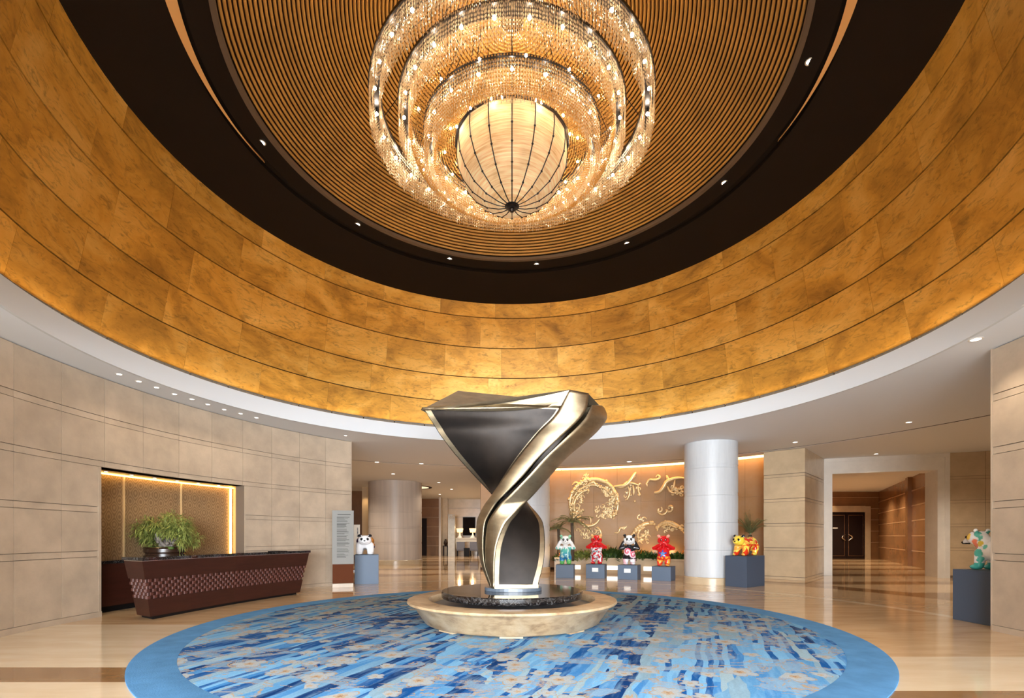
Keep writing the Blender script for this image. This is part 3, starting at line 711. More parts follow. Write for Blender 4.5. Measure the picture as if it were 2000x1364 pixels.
# corridor beyond the portal
HC = CZ+3.55
b = MB(); b.prism([(18, 32.5), (25.2, 32.5), (25.2, 32.9), (18, 32.9)], 0, HC); wc = b.make('wall_corridor_back', M['brownstone'], kind='structure')
c0, c1 = Vector((17.6, 19.9)), Vector((24.5, 32.5)); cdv = (c1-c0).normalized(); cn = Vector((cdv.y, -cdv.x))
b = MB(); b.prism([tuple(c0), tuple(c1), tuple(c1+cn*.3), tuple(c0+cn*.3)], 0, HC); wcr = b.make('wall_corridor_right', M['brownstone'], kind='structure')
Lc = (c1-c0).length
for k, z in enumerate((.75, 1.5, 2.25, 3.0, 3.75)):
    b = MB(); q0 = c0-cn*.012; q1_ = c1-cn*.012; b.prism([tuple(q0), tuple(q1_), tuple(c1), tuple(c0)], z, z+.05); b.make('stone_band', M['brownline'], wcr)
    b = MB(); b.box((21.5, 32.49, z+.35), (7, .03, .04)); b.make('stone_band', M['brownline'], wc)
b = MB(); q = c0+cdv*5.4; b.box((q.x, q.y, HC/2), (.5, .34, HC), math.atan2(cdv.y, cdv.x)); b.make('pilaster', M['brownstone'], wcr)
b = MB(); b.prism([(11.4, 20.2), (18, 32.5), (17.6, 32.5), (11.0, 20.4)], 0, HC); b.make('wall_corridor_left', M['brownstone'], kind='structure')
b = MB(); b.prism([pt(-.5, 1.02), pt(6.5, 1.02), (26, 33), (17, 33)], HC, HC+.15); b.make('ceiling_corridor', M['ceil'], kind='structure')
# double door
dd = empty('double_door', (22.28, 32.45, 0)); tag(dd, 'near-black double door with crescent handles at the end of the corridor', 'door')
for s in (-1, 1):
    b = MB(); b.box((s*.62, 0, 1.55), (1.22, .08, 3.1)); lf = b.make('door_leaf', M['doorwood'], dd)
    b = MB()
    for x0 in (.14, 1.10): b.box((s*x0, -.05, 1.55), (.025, .02, 2.7))
    for z in (.2, 2.9): b.box((s*.62, -.05, z), (.98, .02, .025))
    b.make('inlay', M['chrome'], lf)
    b = MB(); pts = [(s*(.08+.26*math.sin(PI*k/12)), -.1-.03*math.sin(PI*k/12), 1.22+.42*(k/12)) for k in range(13)]
    b.tube(pts, [.02+.035*math.sin(PI*k/12) for k in range(13)], 8); b.make('door_handle', M['chrome'], lf, smooth=True)
b = MB(); b.box((-.75, -.05, 2.05), (.32, .02, .07)); b.make('name_plate', M['plaque'], dd)
b = MB(); b.box((-1.42, 0, 1.75), (.36, .16, 3.5)); b.box((1.42, 0, 1.75), (.36, .16, 3.5)); b.box((0, 0, 3.32), (2.5, .16, .4)); b.make('door_frame', M['stone_r'], dd)
for x, y, e_ in ((16.6, 21.4, 110), (17.6, 24.2, 130), (19.6, 26.6, 150), (21.2, 29.6, 180), (19.0, 30.4, 120)): spot('corridor_spot', (x, y, ZC-.05), e_*2.6, (1, .8, .56), 2.3, .8, .06, (x, y, 0))
spot('corridor_wash', (20.9, 31.9, 4.35), 60, WARM, 1.4, .8, .05, (20.9, 32.6, 2.6))

# ------------------------------------------------------------------ gilt feature wall with planter
FR = 13.6; fa0, fa1 = math.radians(44.5), math.radians(96)
b = MB(); b.arcbox((AX, AY), FR, FR+.2, fa0, fa1, 0, ZC, 40); fw = b.make('wall_feature', M['slatback'], kind='structure', smooth=.5)
for i in range(12):
    a0 = fa0+(fa1-fa0)*i/12; a1 = fa0+(fa1-fa0)*(i+1)/12
    for z0, z1 in ((.1, 1.55), (1.554, 3.0), (3.004, ZC-.01)):
        b = MB(); b.arcbox((AX, AY), FR-.03, FR+.01, a0+.0002, a1-.0002, z0, z1, 4); b.make('gilt_panel', M['feature'], fw, smooth=.5)
def wallpt(px, py, off=.06):
    t = (px-1000)/F; lo, hi = 12., 26.
    for _ in range(40):
        d = (lo+hi)/2
        if math.hypot(t*d-AX, d-AY) < FR-.03-off: lo = d
        else: hi = d
    return P(px, py, lo)
ls = empty('cove_light', (AX, AY, ZC)); tag(ls, 'long curved cream light band in the ceiling along the gilt wall', 'light')
for k in range(10):
    b = MB(); a0 = fa0+(fa1-fa0)*k/10; b.arcbox((0, 0), 13.08, 13.54, a0+.001, a0+(fa1-fa0)/10-.001, -.02, -.004, 5); b.make('light_panel', M['creamglow'], ls)
# planter
fa2 = math.radians(81.5)
pl = empty('stone_planter', (AX, AY, 0)); tag(pl, 'long low curved stone planter along the foot of the gilt wall', 'planter')
b = MB(); b.arcbox((0, 0), 12.0, 12.12, fa0+.09, fa2, 0, .56, 40); b.make('front_wall', M['stone_r'], pl, smooth=.5)
b = MB(); b.arcbox((0, 0), 11.96, 12.2, fa0+.09, fa2, .56, .62, 40); b.make('coping', M['stone_r'], pl, smooth=.5)
b = MB(); b.arcbox((0, 0), 12.12, 13.5, fa0+.09, fa2, .3, .5, 40); b.make('soil', M['bark'], pl)
def stonept(px, r):
    t = (px-1000)/F; lo, hi = 12., 26.
    for _ in range(40):
        d = (lo+hi)/2
        if math.hypot(t*d-AX, d-AY) < r: lo = d
        else: hi = d
    return t*lo, lo
for p0, p1 in ((1120, 1134), (1182, 1211), (1257, 1278)):
    x0, y0 = stonept(p0, 11.99); x1, y1 = stonept(p1, 11.99)
    a1 = math.atan2(y0-AY, x0); a0 = math.atan2(y1-AY, x1)
    b = MB(); b.arcbox((0, 0), 11.975, 11.999, a0, a1, .14, .30, 4); b.make('light_panel', M['stripglow'], pl)

# ---- relief ornaments
def curl(b, px, py, size, turns, a0, rad, sgn=1, tail=.0):
    pts = []; rr = []; n = 22
    for i in range(n):
        t = i/(n-1); a = math.radians(a0)+sgn*turns*2*PI*t; r = size*(1-t)**.8
        x = px+r*math.cos(a); y = py-r*math.sin(a)
        pts.append(wallpt(x, y, .04)); rr.append(rad*(.35+.65*math.sin(PI*min(1, t*.9+.08))))
    b.tube(pts, rr, 6)
def sweep(b, pl_, rad, n=26, taper=True, knobs=0):
    # catmull-rom through pixel points
    P_ = [pl_[0]]+list(pl_)+[pl_[-1]]; out = []
    segn = len(pl_)-1
    for i in range(n):
        u = i/(n-1)*segn; k = min(int(u), segn-1); t = u-k
        p0, p1, p2, p3 = P_[k], P_[k+1], P_[k+2], P_[k+3]
        f = lambda q: .5*((2*p1[q])+(-p0[q]+p2[q])*t+(2*p0[q]-5*p1[q]+4*p2[q]-p3[q])*t*t+(-p0[q]+3*p1[q]-3*p2[q]+p3[q])*t**3)
        out.append((f(0), f(1)))
    pts = [wallpt(x, y, .05) for x, y in out]
    rr = [rad*(.3+.7*math.sin(PI*(.1+.85*i/(n-1)))) if taper else rad for i in range(n)]
    b.tube(pts, rr, 7)
    for i in range(knobs):
        k = random.randrange(n); x, y = out[k]
        b.sphere(wallpt(x+random.uniform(-3, 3), y+random.uniform(-3, 3), .09), rad*random.uniform(.5, .9), 6, 4)
def ell(cx, cy, rx, ry, a0, a1, n=9):
    return [(cx+rx*math.cos(math.radians(a0+(a1-a0)*i/(n-1))), cy-ry*math.sin(math.radians(a0+(a1-a0)*i/(n-1)))) for i in range(n)]
rg = random.Random(3)
def relief(label, fn):
    b = MB(); fn(b); o = b.make('wall_relief', M['gold'], smooth=.9, fix=False); tag(o, label, 'wall relief', 'gilt reliefs on the feature wall')
def r1(b):
    sweep(b, ell(1160, 984, 47, 47, -30, 215, 14), .10, 60, True, 50)
    sweep(b, ell(1158, 986, 40, 38, 20, 190, 10), .06, 40, True, 30)
    sweep(b, ell(1157, 990, 36, 34, 100, 230, 8), .07, 30, True, 20)
    for i in range(75):
        side = rg.random() < .55
        if side: a = rg.uniform(-42, 60); r = rg.uniform(26, 46)
        else: a = rg.uniform(110, 225); r = rg.uniform(22, 45)
        x = 1160+r*math.cos(math.radians(a)); y = 984-r*math.sin(math.radians(a))
        curl(b, x, y, rg.uniform(2.5, 6), rg.uniform(.6, 1.2), rg.uniform(0, 360), .035, rg.choice((-1, 1)))
    for i in range(26):
        curl(b, rg.uniform(1165, 1192), rg.uniform(985, 1012), rg.uniform(2, 5), .9, rg.uniform(0, 360), .03, rg.choice((-1, 1)))
    for i in range(9): curl(b, 1143+rg.uniform(-7, 7), 930+rg.uniform(-4, 6), rg.uniform(2, 5), .9, rg.uniform(0, 360), .03)
    sweep(b, [(1118, 948), (1124, 943), (1132, 946), (1140, 948)], .06, 14)
    sweep(b, [(1144, 950), (1154, 944), (1160, 943), (1168, 952)], .09, 14)
relief('great golden ring of scrolls at the upper left of the gilt wall', r1)
def r2(b):
    sweep(b, ell(1150, 1001, 24, 27, 200, 330, 9), .07, 30, True, 8); sweep(b, [(1150, 1008), (1154, 1016), (1153, 1024)], .04, 12)
relief('golden hook shaped crescent below the great ring', r2)
def r3(b):
    for i in range(22): curl(b, rg.uniform(1128, 1172), rg.uniform(1033, 1052), rg.uniform(2, 6), .8, rg.uniform(0, 360), .03, rg.choice((-1, 1)))
    sweep(b, ell(1160, 1044, 14, 14, -20, 80, 5), .06, 16)
relief('small tangle of golden scrolls above the first red bear', r3)
def r4(b):
    sweep(b, [(1199, 951), (1210, 950), (1222, 948), (1232, 938), (1240, 926), (1243, 924)], .08, 30)
    sweep(b, [(1206, 951), (1215, 952), (1230, 944), (1247, 948)], .06); sweep(b, [(1226, 950), (1230, 962), (1226, 974), (1221, 977)], .045)
    sweep(b, [(1236, 948), (1238, 960), (1237, 968)], .045); sweep(b, [(1246, 946), (1247, 960), (1250, 968), (1245, 967)], .045)
    sweep(b, [(1214, 952), (1221, 945), (1225, 941)], .05); sweep(b, [(1228, 944), (1236, 934), (1241, 930)], .05)
    for i in range(12): curl(b, rg.uniform(1222, 1250), rg.uniform(946, 970), rg.uniform(2, 4.5), .8, rg.uniform(0, 360), .03, rg.choice((-1, 1)))
    b.sphere(wallpt(1240, 980, .06), .05, 8, 6)
relief('golden winged branch with trailing scrolls right of the great ring', r4)
def r5(b):
    sweep(b, [(1262, 947), (1268, 938), (1276, 938), (1284, 937), (1289, 933), (1285, 929), (1281, 933)], .06, 30)
    sweep(b, [(1263, 943), (1264, 951)], .04, 8)
relief('small golden comma scroll near the top between branch and column', r5)
def r6(b):
    sweep(b, [(1278, 963), (1288, 961), (1296, 952), (1302, 942), (1312, 937), (1325, 934), (1337, 935)], .09, 36)
    sweep(b, [(1302, 929), (1305, 936), (1312, 938)], .06, 12); sweep(b, [(1318, 938), (1316, 950), (1313, 958)], .05, 12)
    sweep(b, [(1303, 950), (1308, 960), (1316, 964)], .05, 12)
    for i in range(22): curl(b, rg.uniform(1310, 1333), rg.uniform(952, 967), rg.uniform(2, 5), .8, rg.uniform(0, 360), .035, rg.choice((-1, 1)))
relief('golden leafy branch reaching from behind the white column, upper part', r6)
def r7(b):
    curl(b, 1308, 993, 8, 1.1, 200, .06); curl(b, 1288, 996, 6, 1.0, 60, .045, -1); sweep(b, [(1284, 1000), (1292, 1006), (1300, 1003), (1304, 996)], .05, 16)
relief('golden S shaped scroll alone in the middle of the gilt wall', r7)
def r8(b):
    sweep(b, [(1236, 1046), (1242, 1036), (1252, 1028), (1264, 1023), (1276, 1024)], .1, 30, True, 20)
    sweep(b, [(1245, 1046), (1250, 1036), (1260, 1030)], .05)
    for i in range(24): curl(b, rg.uniform(1243, 1266), rg.uniform(1032, 1060), rg.uniform(2, 6), .7, rg.uniform(0, 360), .035, rg.choice((-1, 1)))
    curl(b, 1250, 1012, 6, .9, 90, .045); curl(b, 1257, 1016, 6, .9, 10, .04)
relief('golden feathered wing above the black and white bear', r8)
def r9(b):
    sweep(b, [(1284, 1032), (1292, 1024), (1306, 1021), (1320, 1026), (1332, 1034), (1341, 1046)], .09, 34, True, 16)
    sweep(b, [(1292, 1030), (1306, 1025), (1322, 1032)], .05); sweep(b, [(1285, 1028), (1284, 1038)], .05, 8)
    for i in range(16): curl(b, rg.uniform(1296, 1336), rg.uniform(1026, 1040), rg.uniform(2, 5), .7, rg.uniform(0, 360), .035)
relief('golden arched wing beside the white column above the second red bear', r9)
def r10(b):
    sweep(b, [(1200, 1042), (1208, 1040), (1212, 1032), (1224, 1030)], .05, 20); sweep(b, [(1210, 1030), (1218, 1034), (1224, 1028)], .04, 12)
relief('small golden twig scroll above and left of the black and white bear', r10)

# ------------------------------------------------------------------ plants
def leaf(b, p, d, L, W, droop=.3):
    d = Vector(d).normalized(); s = d.cross(Vector((0, 0, 1)))
    if s.length < .1: s = Vector((1, 0, 0))
    s.normalize(); p = Vector(p); m = p+d*L*.45+Vector((0, 0, .02*L)); t = p+d*L-Vector((0, 0, droop*L))
    n = Vector((0, 0, W*.3))
    b.add([p, m+s*W, t, m-s*W, m+n], [(0, 1, 4), (1, 2, 4), (2, 3, 4), (3, 0, 4)])
rp = random.Random(11)
def palm(px, base_y, top_y, d, spread, label, n=16, z0=.5, upr=0):
    top = P(px, top_y, d); root = empty('potted_palm', (top.x, top.y, z0)); tag(root, label, 'palm')
    h = top.z-z0
    b = MB(); b.tube([(0, 0, 0), (.03, 0, h*.5), (0, 0, h)], [.09, .07, .06], 8); b.make('trunk', M['bark'], root, smooth=True)
    b = MB()
    for i in range(n):
        a = 2*PI*i/n+rp.uniform(-.2, .2); up = rp.uniform(.35+upr, 1.2+upr*.4); L = spread*rp.uniform(.8, 1.1)
        pts = []
        for k in range(9):
            t = k/8; pts.append(Vector((math.cos(a)*L*t*math.cos(up)*1.1, math.sin(a)*L*t*.6*math.cos(up), h+L*t*math.sin(up)-L*.75*t*t*math.cos(up))))
        b.tube(pts, [.012*(1-.8*k/8) for k in range(9)], 3)
        for k in range(1, 9):
            for q in (0, .5):
                p = pts[k].lerp(pts[k-1], q); tan = (pts[k]-pts[k-1]).normalized(); sd = tan.cross(Vector((0, 0, 1))).normalized()
                for s in (-1, 1): leaf(b, p, tan*.8+sd*s+Vector((0, 0, -.15)), .26*(1.1-.6*k/8), .016, .25)
    b.make('fronds', M['palm'], root, fix=False)
palm(1117, 1095, 1022, 19.9, 1.0, 'palm with drooping fronds behind the white and teal bear')
palm(1091, 1095, 1034, 20.6, .62, 'smaller leaning palm close to the half hidden column', 10)
palm(1465, 1095, 1045, 17.1, .9, 'palm with upright fronds behind the yellow bear', 18, 0, .6)
def bush(px, py, d, wd, ht, n, m, label, cat='shrub', name='leafy_shrub', fl=0):
    c = P(px, py, d); root = empty(name, (c.x, c.y, c.z)); tag(root, label, cat)
    b = MB()
    for i in range(n):
        u = rp.uniform(-1, 1); v = rp.uniform(-1, 1); p = Vector((u*wd*.42, v*.22, rp.uniform(0, .5)*ht*(1-u*u*.5)))
        leaf(b, p, (u+rp.uniform(-.5, .5), rp.uniform(-1, 1), rp.uniform(.3, 1.6)), ht*rp.uniform(.35, .6), .02+ht*.03, .15)
    b.make('foliage', m, root, fix=False)
    root.scale = (1, 1, .8)
    if fl:
        b = MB()
        for i in range(fl):
            x = rp.uniform(-.3, .3)*wd; z = ht*rp.uniform(.6, .95)
            for k in range(6): leaf(b, (x, -.1, z), (math.cos(k), -.3, math.sin(k)+.3), .13, .035, 0)
        b.make('flowers', M['flower'], root, fix=False)
bush(1140, 1098, 20.2, 1.3, .75, 500, M['leaf'], 'light green leafy plant between the teal bear and first red bear')
bush(1100, 1098, 20.5, .8, .6, 250, M['leafdark'], 'dark low shrub with orange blooms beside the half hidden column', fl=4)
bush(1196, 1098, 20.0, 1.3, .9, 520, M['leafdark'], 'dark green shrub with orange blooms between first red and black bears', fl=3)
bush(1226, 1098, 19.8, .9, .6, 300, M['leafdark'], 'dark green shrub directly behind the black and white bear', fl=1)
bush(1258, 1098, 19.5, 1.1, .7, 420, M['leafdark'], 'dark green shrub with orange blooms right of the black and white bear', fl=2)
bush(1293, 1098, 19.2, .9, .6, 300, M['leafdark'], 'dark green shrub behind the second red bear', fl=2)
bush(1324, 1098, 19.0, .9, .6, 320, M['leafdark'], 'dark green shrub with an orange bloom next to the white column', fl=2)

for px_ in (1098, 1197, 1250, 1276, 1316): q_ = P(px_, 1088, 19.6); point('planter_uplight', (q_.x, q_.y+.5, .85), 7, (1, .6, .25), .06)
# ------------------------------------------------------------------ carpet
cb = MB(); cb.lathe([(4.80, 0.001), (5.27, .001), (5.27, .014), (5.25, .018), (4.80, .018)], (0, 0), 160, closed_prof=True)
cp = empty('round_carpet', (AX, AY, 0)); tag(cp, 'huge round blue carpet with striped floral field and plain border', 'carpet')
cb.make('border', M['carpetb'], cp, smooth=.5)
b = MB(); b.lathe([(.001, .02), (4.79, .02), (4.80, .016), (4.80, .001)], (0, 0), 160); b.make('patterned_field', M['carpet'], cp, smooth=.5)

# ------------------------------------------------------------------ fountain base and sculpture
ft = empty('stone_fountain', (AX, AY, .02)); tag(ft, 'round cream stone basin with black marble disc under the sculpture', 'fountain')
z = -.02
b = MB(); b.lathe([(1.40, .405+z), (1.43, .44+z), (1.72, .445+z), (1.78, .43+z), (1.79, .40+z), (1.76, .375+z), (1.68, .34+z), (1.50, .07+z), (1.46, .05+z), (.9, .05+z), (.9, .12+z), (1.32, .15+z), (1.38, .32+z)], (0, 0), 96, closed_prof=True)
b.make('basin', M['fstone'], ft, smooth=.6)
b = MB(); b.lathe([(.001, .33+z), (1.42, .33+z)], (0, 0), 64); b.make('basin_floor', M['bluestone'], ft)
for k in range(8):
    a = 2*PI*k/8+PI/8-.4; b = MB(); b.box((1.32*math.cos(a), 1.32*math.sin(a), .045), (.22, .34, .09), a); b.make('foot', M['fstone'], ft)
b = MB(); b.lathe([(.001, .455+z), (1.20, .455+z), (1.215, .47+z), (1.22, .555+z), (1.205, .57+z), (.001, .57+z)], (0, 0), 96); b.make('marble_disc', M['bmarble'], ft, smooth=.6)
ST0 = .572
# sculpture
OX, OY = AX, AY
rowsS = [ # cy, L0,L1,L2,L3,B,C (crop px), depth offsets same order
 (1062, 468, 474, 476, 487, 560, 712, -.05, -.10, -.12, -.36, .32, -.26),
 (1040, 458, 468, 471, 487, 560, 715, -.05, -.10, -.13, -.36, .34, -.26),
 (950, 425, 440, 447, 490, 560, 737, .00, -.16, -.19, -.40, .40, -.20),
 (850, 404, 433, 445, 502, 560, 746, .02, -.20, -.23, -.44, .44, -.12),
 (750, 400, 440, 455, 540, 550, 738, -.02, -.25, -.29, -.46, .42, -.02),
 (700, 413, 460, 475, 580, 530, 714, -.08, -.30, -.34, -.44, .40, .02),
 (640, 445, 498, 516, 638, 500, 662, -.2, -.38, -.42, -.38, .36, .08),
 (600, 475, 535, 558, 678, 478, 640, -.3, -.46, -.50, -.34, .20, .22),
 (500, 540, 633, 655, 765, 385, 620, -.45, -.58, -.62, -.30, -.02, .50),
 (400, 610, 720, 745, 855, 295, 600, -.52, -.65, -.66, -.22, -.20, .80),
 (300, 690, 825, 850, 975, 217, 560, -.58, -.66, -.64, -.10, -.38, 1.05),
 (250, 735, 880, 903, 1025, 185, 520, -.60, -.65, -.60, .0, -.46, 1.15),
 (200, 785, 928, 948, 1058, 152, 440, -.64, -.62, -.54, .08, -.56, 1.22),
 (150, 820, 958, 974, 1044, 122, 370, -.66, -.60, -.48, .14, -.64, 1.28),
]
top_row = [(870, 56), (968, 76), (984, 128), (1022, 134), (110, 160), (300, 62)]
top_d = [-.70, -.56, -.45, .18, -.68, 1.32]
def cpt(cx, cy, dz): return P(780+cx*.3813, 740+cy*.3813, OY+dz)
St = []
for r in rowsS: St.append([cpt(r[1+i], r[0], r[7+i]) for i in range(6)])
St.append([cpt(top_row[i][0], top_row[i][1], top_d[i]) for i in range(6)])
# L3's last step
def cat(Ps, n):
    out = []; m = len(Ps); Q = [Ps[0]*2-Ps[1]]+list(Ps)+[Ps[-1]*2-Ps[-2]]
    for i in range(n):
        u = i/(n-1)*(m-1); k = min(int(u), m-2); t = u-k; p0, p1, p2, p3 = Q[k:k+4]
        out.append(.5*((2*p1)+(-p0+p2)*t+(2*p0-5*p1+4*p2-p3)*t*t+(-p0+3*p1-3*p2+p3)*t**3))
    return out
NR = 90
C6 = [cat([s[i] for s in St], NR) for i in range(6)]   # curves L0 L1 L2 L3 B C
zb0 = ST0+.055
for i in range(6):
    C6[i][0].z = zb0
scl = empty('bronze_sculpture', (OX, OY, ST0)); tag(scl, 'tall twisted bronze ribbon sculpture with dark panels on the marble disc', 'sculpture')
org = Vector((OX, OY, ST0))
def strip(name, A_, B_, m, cols=8, bulge=0, inset=0, i0=0, i1=NR, ins_u=0, solid=0):
    # ruled patch between two curves with optional outward bulge
    V = []; Fc = []; n = i1-i0
    for i in range(i0, i1):
        a, c = A_[i], B_[i]; ctr = sum((C6[k][i] for k in range(6)), Vector())/6
        sp = (c-a); tang = (A_[min(i+1, NR-1)]-A_[max(i-1, 0)]); nrm = sp.cross(tang)
        if nrm.length > 1e-9: nrm.normalize()
        mid = (a+c)/2
        if nrm.dot(mid-ctr) < 0: nrm = -nrm
        for k in range(cols+1):
            t = k/cols; tt = ins_u+(1-2*ins_u)*t
            V.append(a+sp*tt+nrm*(bulge*sp.length*4*t*(1-t)+inset)-org)
    k1 = cols+1
    for i in range(n-1):
        for k in range(cols): Fc.append((i*k1+k, i*k1+k+1, (i+1)*k1+k+1, (i+1)*k1+k))
    o = mesh(name, V, Fc, m, scl, True)
    if solid:
        md = o.modifiers.new('solid', 'SOLIDIFY'); md.thickness = solid; md.offset = 0
    return o
L0, L1, L2, L3, Bc, Cc = C6
strip('ribbon_band', L0, L1, M['bronze'], 8, .07, .012, solid=.02)
strip('ribbon_band', L2, L3, M['bronze'], 8, .07, .012, solid=.02, i1=NR-2)
strip('ribbon_groove', L1, L2, M['darkbronze'], 2, 0, -.05)
strip('frame_face', Bc, L0, M['bronze'], 14, -.03, -.012)
strip('frame_face', L3, Cc, M['bronze'], 14, .02, -.012)
strip('frame_face', Cc, Bc, M['darkbronze'], 14, 0, 0)
# dark panels set within the frame faces: fixed width borders
def panel(name, A_, B_, i0, i1, bw, bulge, off, topfun=None, bwr=None):
    V = []; Fc = []; cols = 16; bwr = bw if bwr is None else bwr
    for i in range(i0, i1):
        a, c = A_[i], B_[i]; ctr = sum((C6[k][i] for k in range(6)), Vector())/6
        sp = c-a; l = sp.length; tang = (A_[min(i+1, NR-1)]-A_[max(i-1, 0)]); nrm = sp.cross(tang); nrm.normalize()
        if nrm.dot((a+c)/2-ctr) < 0: nrm = -nrm
        u0 = min(.48, bw/l); u1 = 1-min(.48, bwr/l)
        for k in range(cols+1):
            t = u0+(u1-u0)*k/cols
            V.append(a+sp*t+nrm*(bulge*l*4*t*(1-t)+off)-org)
    k1 = cols+1
    for i in range(i1-i0-1):
        for k in range(cols): Fc.append((i*k1+k, i*k1+k+1, (i+1)*k1+k+1, (i+1)*k1+k))
    o = mesh(name, V, Fc, M['darkbronze'], scl, True); return o
panel('dark_panel', Bc, L0, 42, NR-7, .10, -.03, .004, bwr=.03)
panel('dark_panel', L3, Cc, 3, 50, .075, .02, .004, bwr=.10)
# top closing rims
Vt = [C6[k][NR-1]-org for k in (4, 0, 1, 3, 5)]
Vm = sum(Vt, Vector())/5-Vector((0, 0, .25))
b = MB(); b.add(Vt+[Vm], [(0, 1, 5), (1, 2, 5), (2, 3, 5), (3, 4, 5), (4, 0, 5)]); b.make('top_hollow', M['mattebronze'], scl)
def rim(name, pts, r):
    b = MB(); b.tube([p-org for p in pts], r, 8); b.make(name, M['bronze'], scl, smooth=True)
# band along the upper back corner (the wedge that shows behind the front edge)
p1, p2, p3 = C6[4][NR-1], C6[5][NR-1], cpt(495, 102, 1.25)
b = MB(); dn = Vector((.12, .1, -.05)); b.add([p1-org, p2-org, p3-org, p1-org+dn, p2-org+dn, p3-org+dn], [(0, 1, 4, 3), (1, 2, 5, 4), (0, 2, 1), (3, 4, 5)]); b.make('back_wing', M['mattebronze'], scl)
# foot plinth
b = MB(); pr = [(.49*math.cos(2*PI*k/40), .30*math.sin(2*PI*k/40)-.1) for k in range(40)]
b.prism([(x+.02, y) for x, y in pr], 0, .055); b.make('foot_plinth', M['bluestone'], scl)
Vb = [C6[k][0]-org for k in (0, 3, 5, 4)]
b = MB(); b.prism([(v.x, v.y) for v in Vb], .055, .12); b.make('foot_collar', M['bronze'], scl)

# ------------------------------------------------------------------ chandelier
ch = empty('crystal_chandelier', (AX, AY, CZ+7.2)); tag(ch, 'giant tiered round crystal chandelier with pleated silk bowl at its centre', 'chandelier')
cz = 7.2
rc = random.Random(5)
def crystal_ring(r, ztop, zbot, nb, gap=.08):
    zt_ = ztop-cz; zb_ = zbot-cz
    b = MB(); b.lathe([(r+gap+.02, zt_), (r+gap+.02, zt_+.05), (r-gap-.02, zt_+.05), (r-gap-.02, zt_)], (0, 0), 120, closed_prof=True)
    fr = b.make('ring_frame', M['steel'], ch, smooth=.5)
    b = MB()
    for rr, sp in ((r+gap, .024), (r-gap, .026), (r+gap*.4, .05)):
        n = int(2*PI*rr/sp)
        for i in range(n):
            a = 2*PI*i/n; hh = (zt_-zb_)*(rc.uniform(.82, 1.05) if sp < .04 else rc.uniform(.9, 1.12)); q = rr+rc.uniform(-.006, .006)
            x, y = q*math.cos(a), q*math.sin(a); nb_ = max(3, int(hh/.055)); st = hh/nb_
            for k in range(nb_): b.octa((x, y, zt_-st*(k+.5)), .0075, st*.5)
    b.make('crystal_strands', M['crystal'], ch, kind='stuff', fix=False)
    for i in range(nb):
        a = 2*PI*(i+.5)/nb
        b = MB(); b.sphere((r*math.cos(a), r*math.sin(a), zt_-.10), .028, 8, 6); o = b.make('bulb', M['bulb'], ch)
        b = MB(); b.tube([(r*math.cos(a), r*math.sin(a), zt_), (r*math.cos(a), r*math.sin(a), zt_-.07)], .015, 6); b.make('lamp_holder', M['steel'], ch)
crystal_ring(2.30, 7.24, 6.78, 30)
crystal_ring(1.84, 7.18, 6.72, 24)
crystal_ring(1.43, 6.86, 6.34, 18, .07)
def net(prof, n_around, n_up, name='bead_net', rb=.0135):
    b = MB(); L = 0; m = len(prof)
    for j in range(n_up+1):
        t = j/n_up*(m-1); k = min(int(t), m-2); f = t-k
        r = prof[k][0]*(1-f)+prof[k+1][0]*f; z_ = prof[k][1]*(1-f)+prof[k+1][1]*f-cz
        for i in range(n_around):
            a = 2*PI*(i+.5*(j % 2)*0)/n_around
            b.octa((r*math.cos(a), r*math.sin(a), z_), rb, rb*1.3)
    # horizontal wires
    b.make(name, M['bead'], ch, kind='stuff', fix=False)
    for j in range(0, n_up+1, 4):
        pass
net([(1.76, 7.12), (1.75, 6.85), (1.70, 6.62), (1.58, 6.44), (1.45, 6.38)], 250, 19)
net([(1.34, 6.42), (1.30, 6.56), (1.15, 6.68), (.99, 6.80)], 200, 13)
def netbulbs(r, z_, n, off):
    for i in range(n):
        a = 2*PI*(i+off)/n
        b = MB(); b.sphere((r*math.cos(a), r*math.sin(a), z_-cz), .02, 8, 6); b.make('bulb', M['bulb'], ch)
netbulbs(1.68, 6.72, 16, .3); netbulbs(1.16, 6.60, 14, .2); netbulbs(1.02, 6.74, 8, .6)
# upper beaded drum around the suspension
b = MB(); b.lathe([(1.9, .0), (1.7, .35), (1.0, .6), (.3, .9)], (0, 0), 64); 
# silk bowl: 16 gores with ribs
NG = 16; bowl = [(.945, 6.78), (.955, 6.62), (.93, 6.42), (.84, 6.2), (.68, 5.99), (.47, 5.84), (.25, 5.76), (.10, 5.735)]
def bowl_pt(i, r, z_): a = 2*PI*i/NG+2*PI*.25; return Vector((r*math.cos(a), r*math.sin(a), z_-cz))
for i in range(NG):
    V = []; Fc = []; cols = 4
    for r, z_ in bowl:
        a_, c_ = bowl_pt(i, r, z_), bowl_pt(i+1, r, z_)
        for k in range(cols+1):
            t = k/cols; p = a_.lerp(c_, t); bul = 1+.012*4*t*(1-t); V.append(Vector((p.x*bul, p.y*bul, p.z)))
    for j in range(len(bowl)-1):
        for k in range(cols): q = j*(cols+1)+k; Fc.append((q, q+1, q+cols+2, q+cols+1))
    mesh('silk_gore', V, Fc, M['shade'], ch, True)
    b = MB(); pts = [bowl_pt(i, r*1.008, z_) for r, z_ in bowl]; b.tube(pts, .0095, 5)
    for k in (2, 3, 4, 5): b.sphere(pts[k], .02, 6, 4)
    b.make('rib', M['steel'], ch, smooth=True)
b = MB(); pts = [bowl_pt(i, .97, 6.80) for i in range(NG+1)]; b.tube(pts, .03, 6); b.make('bowl_rim', M['steel'], ch)
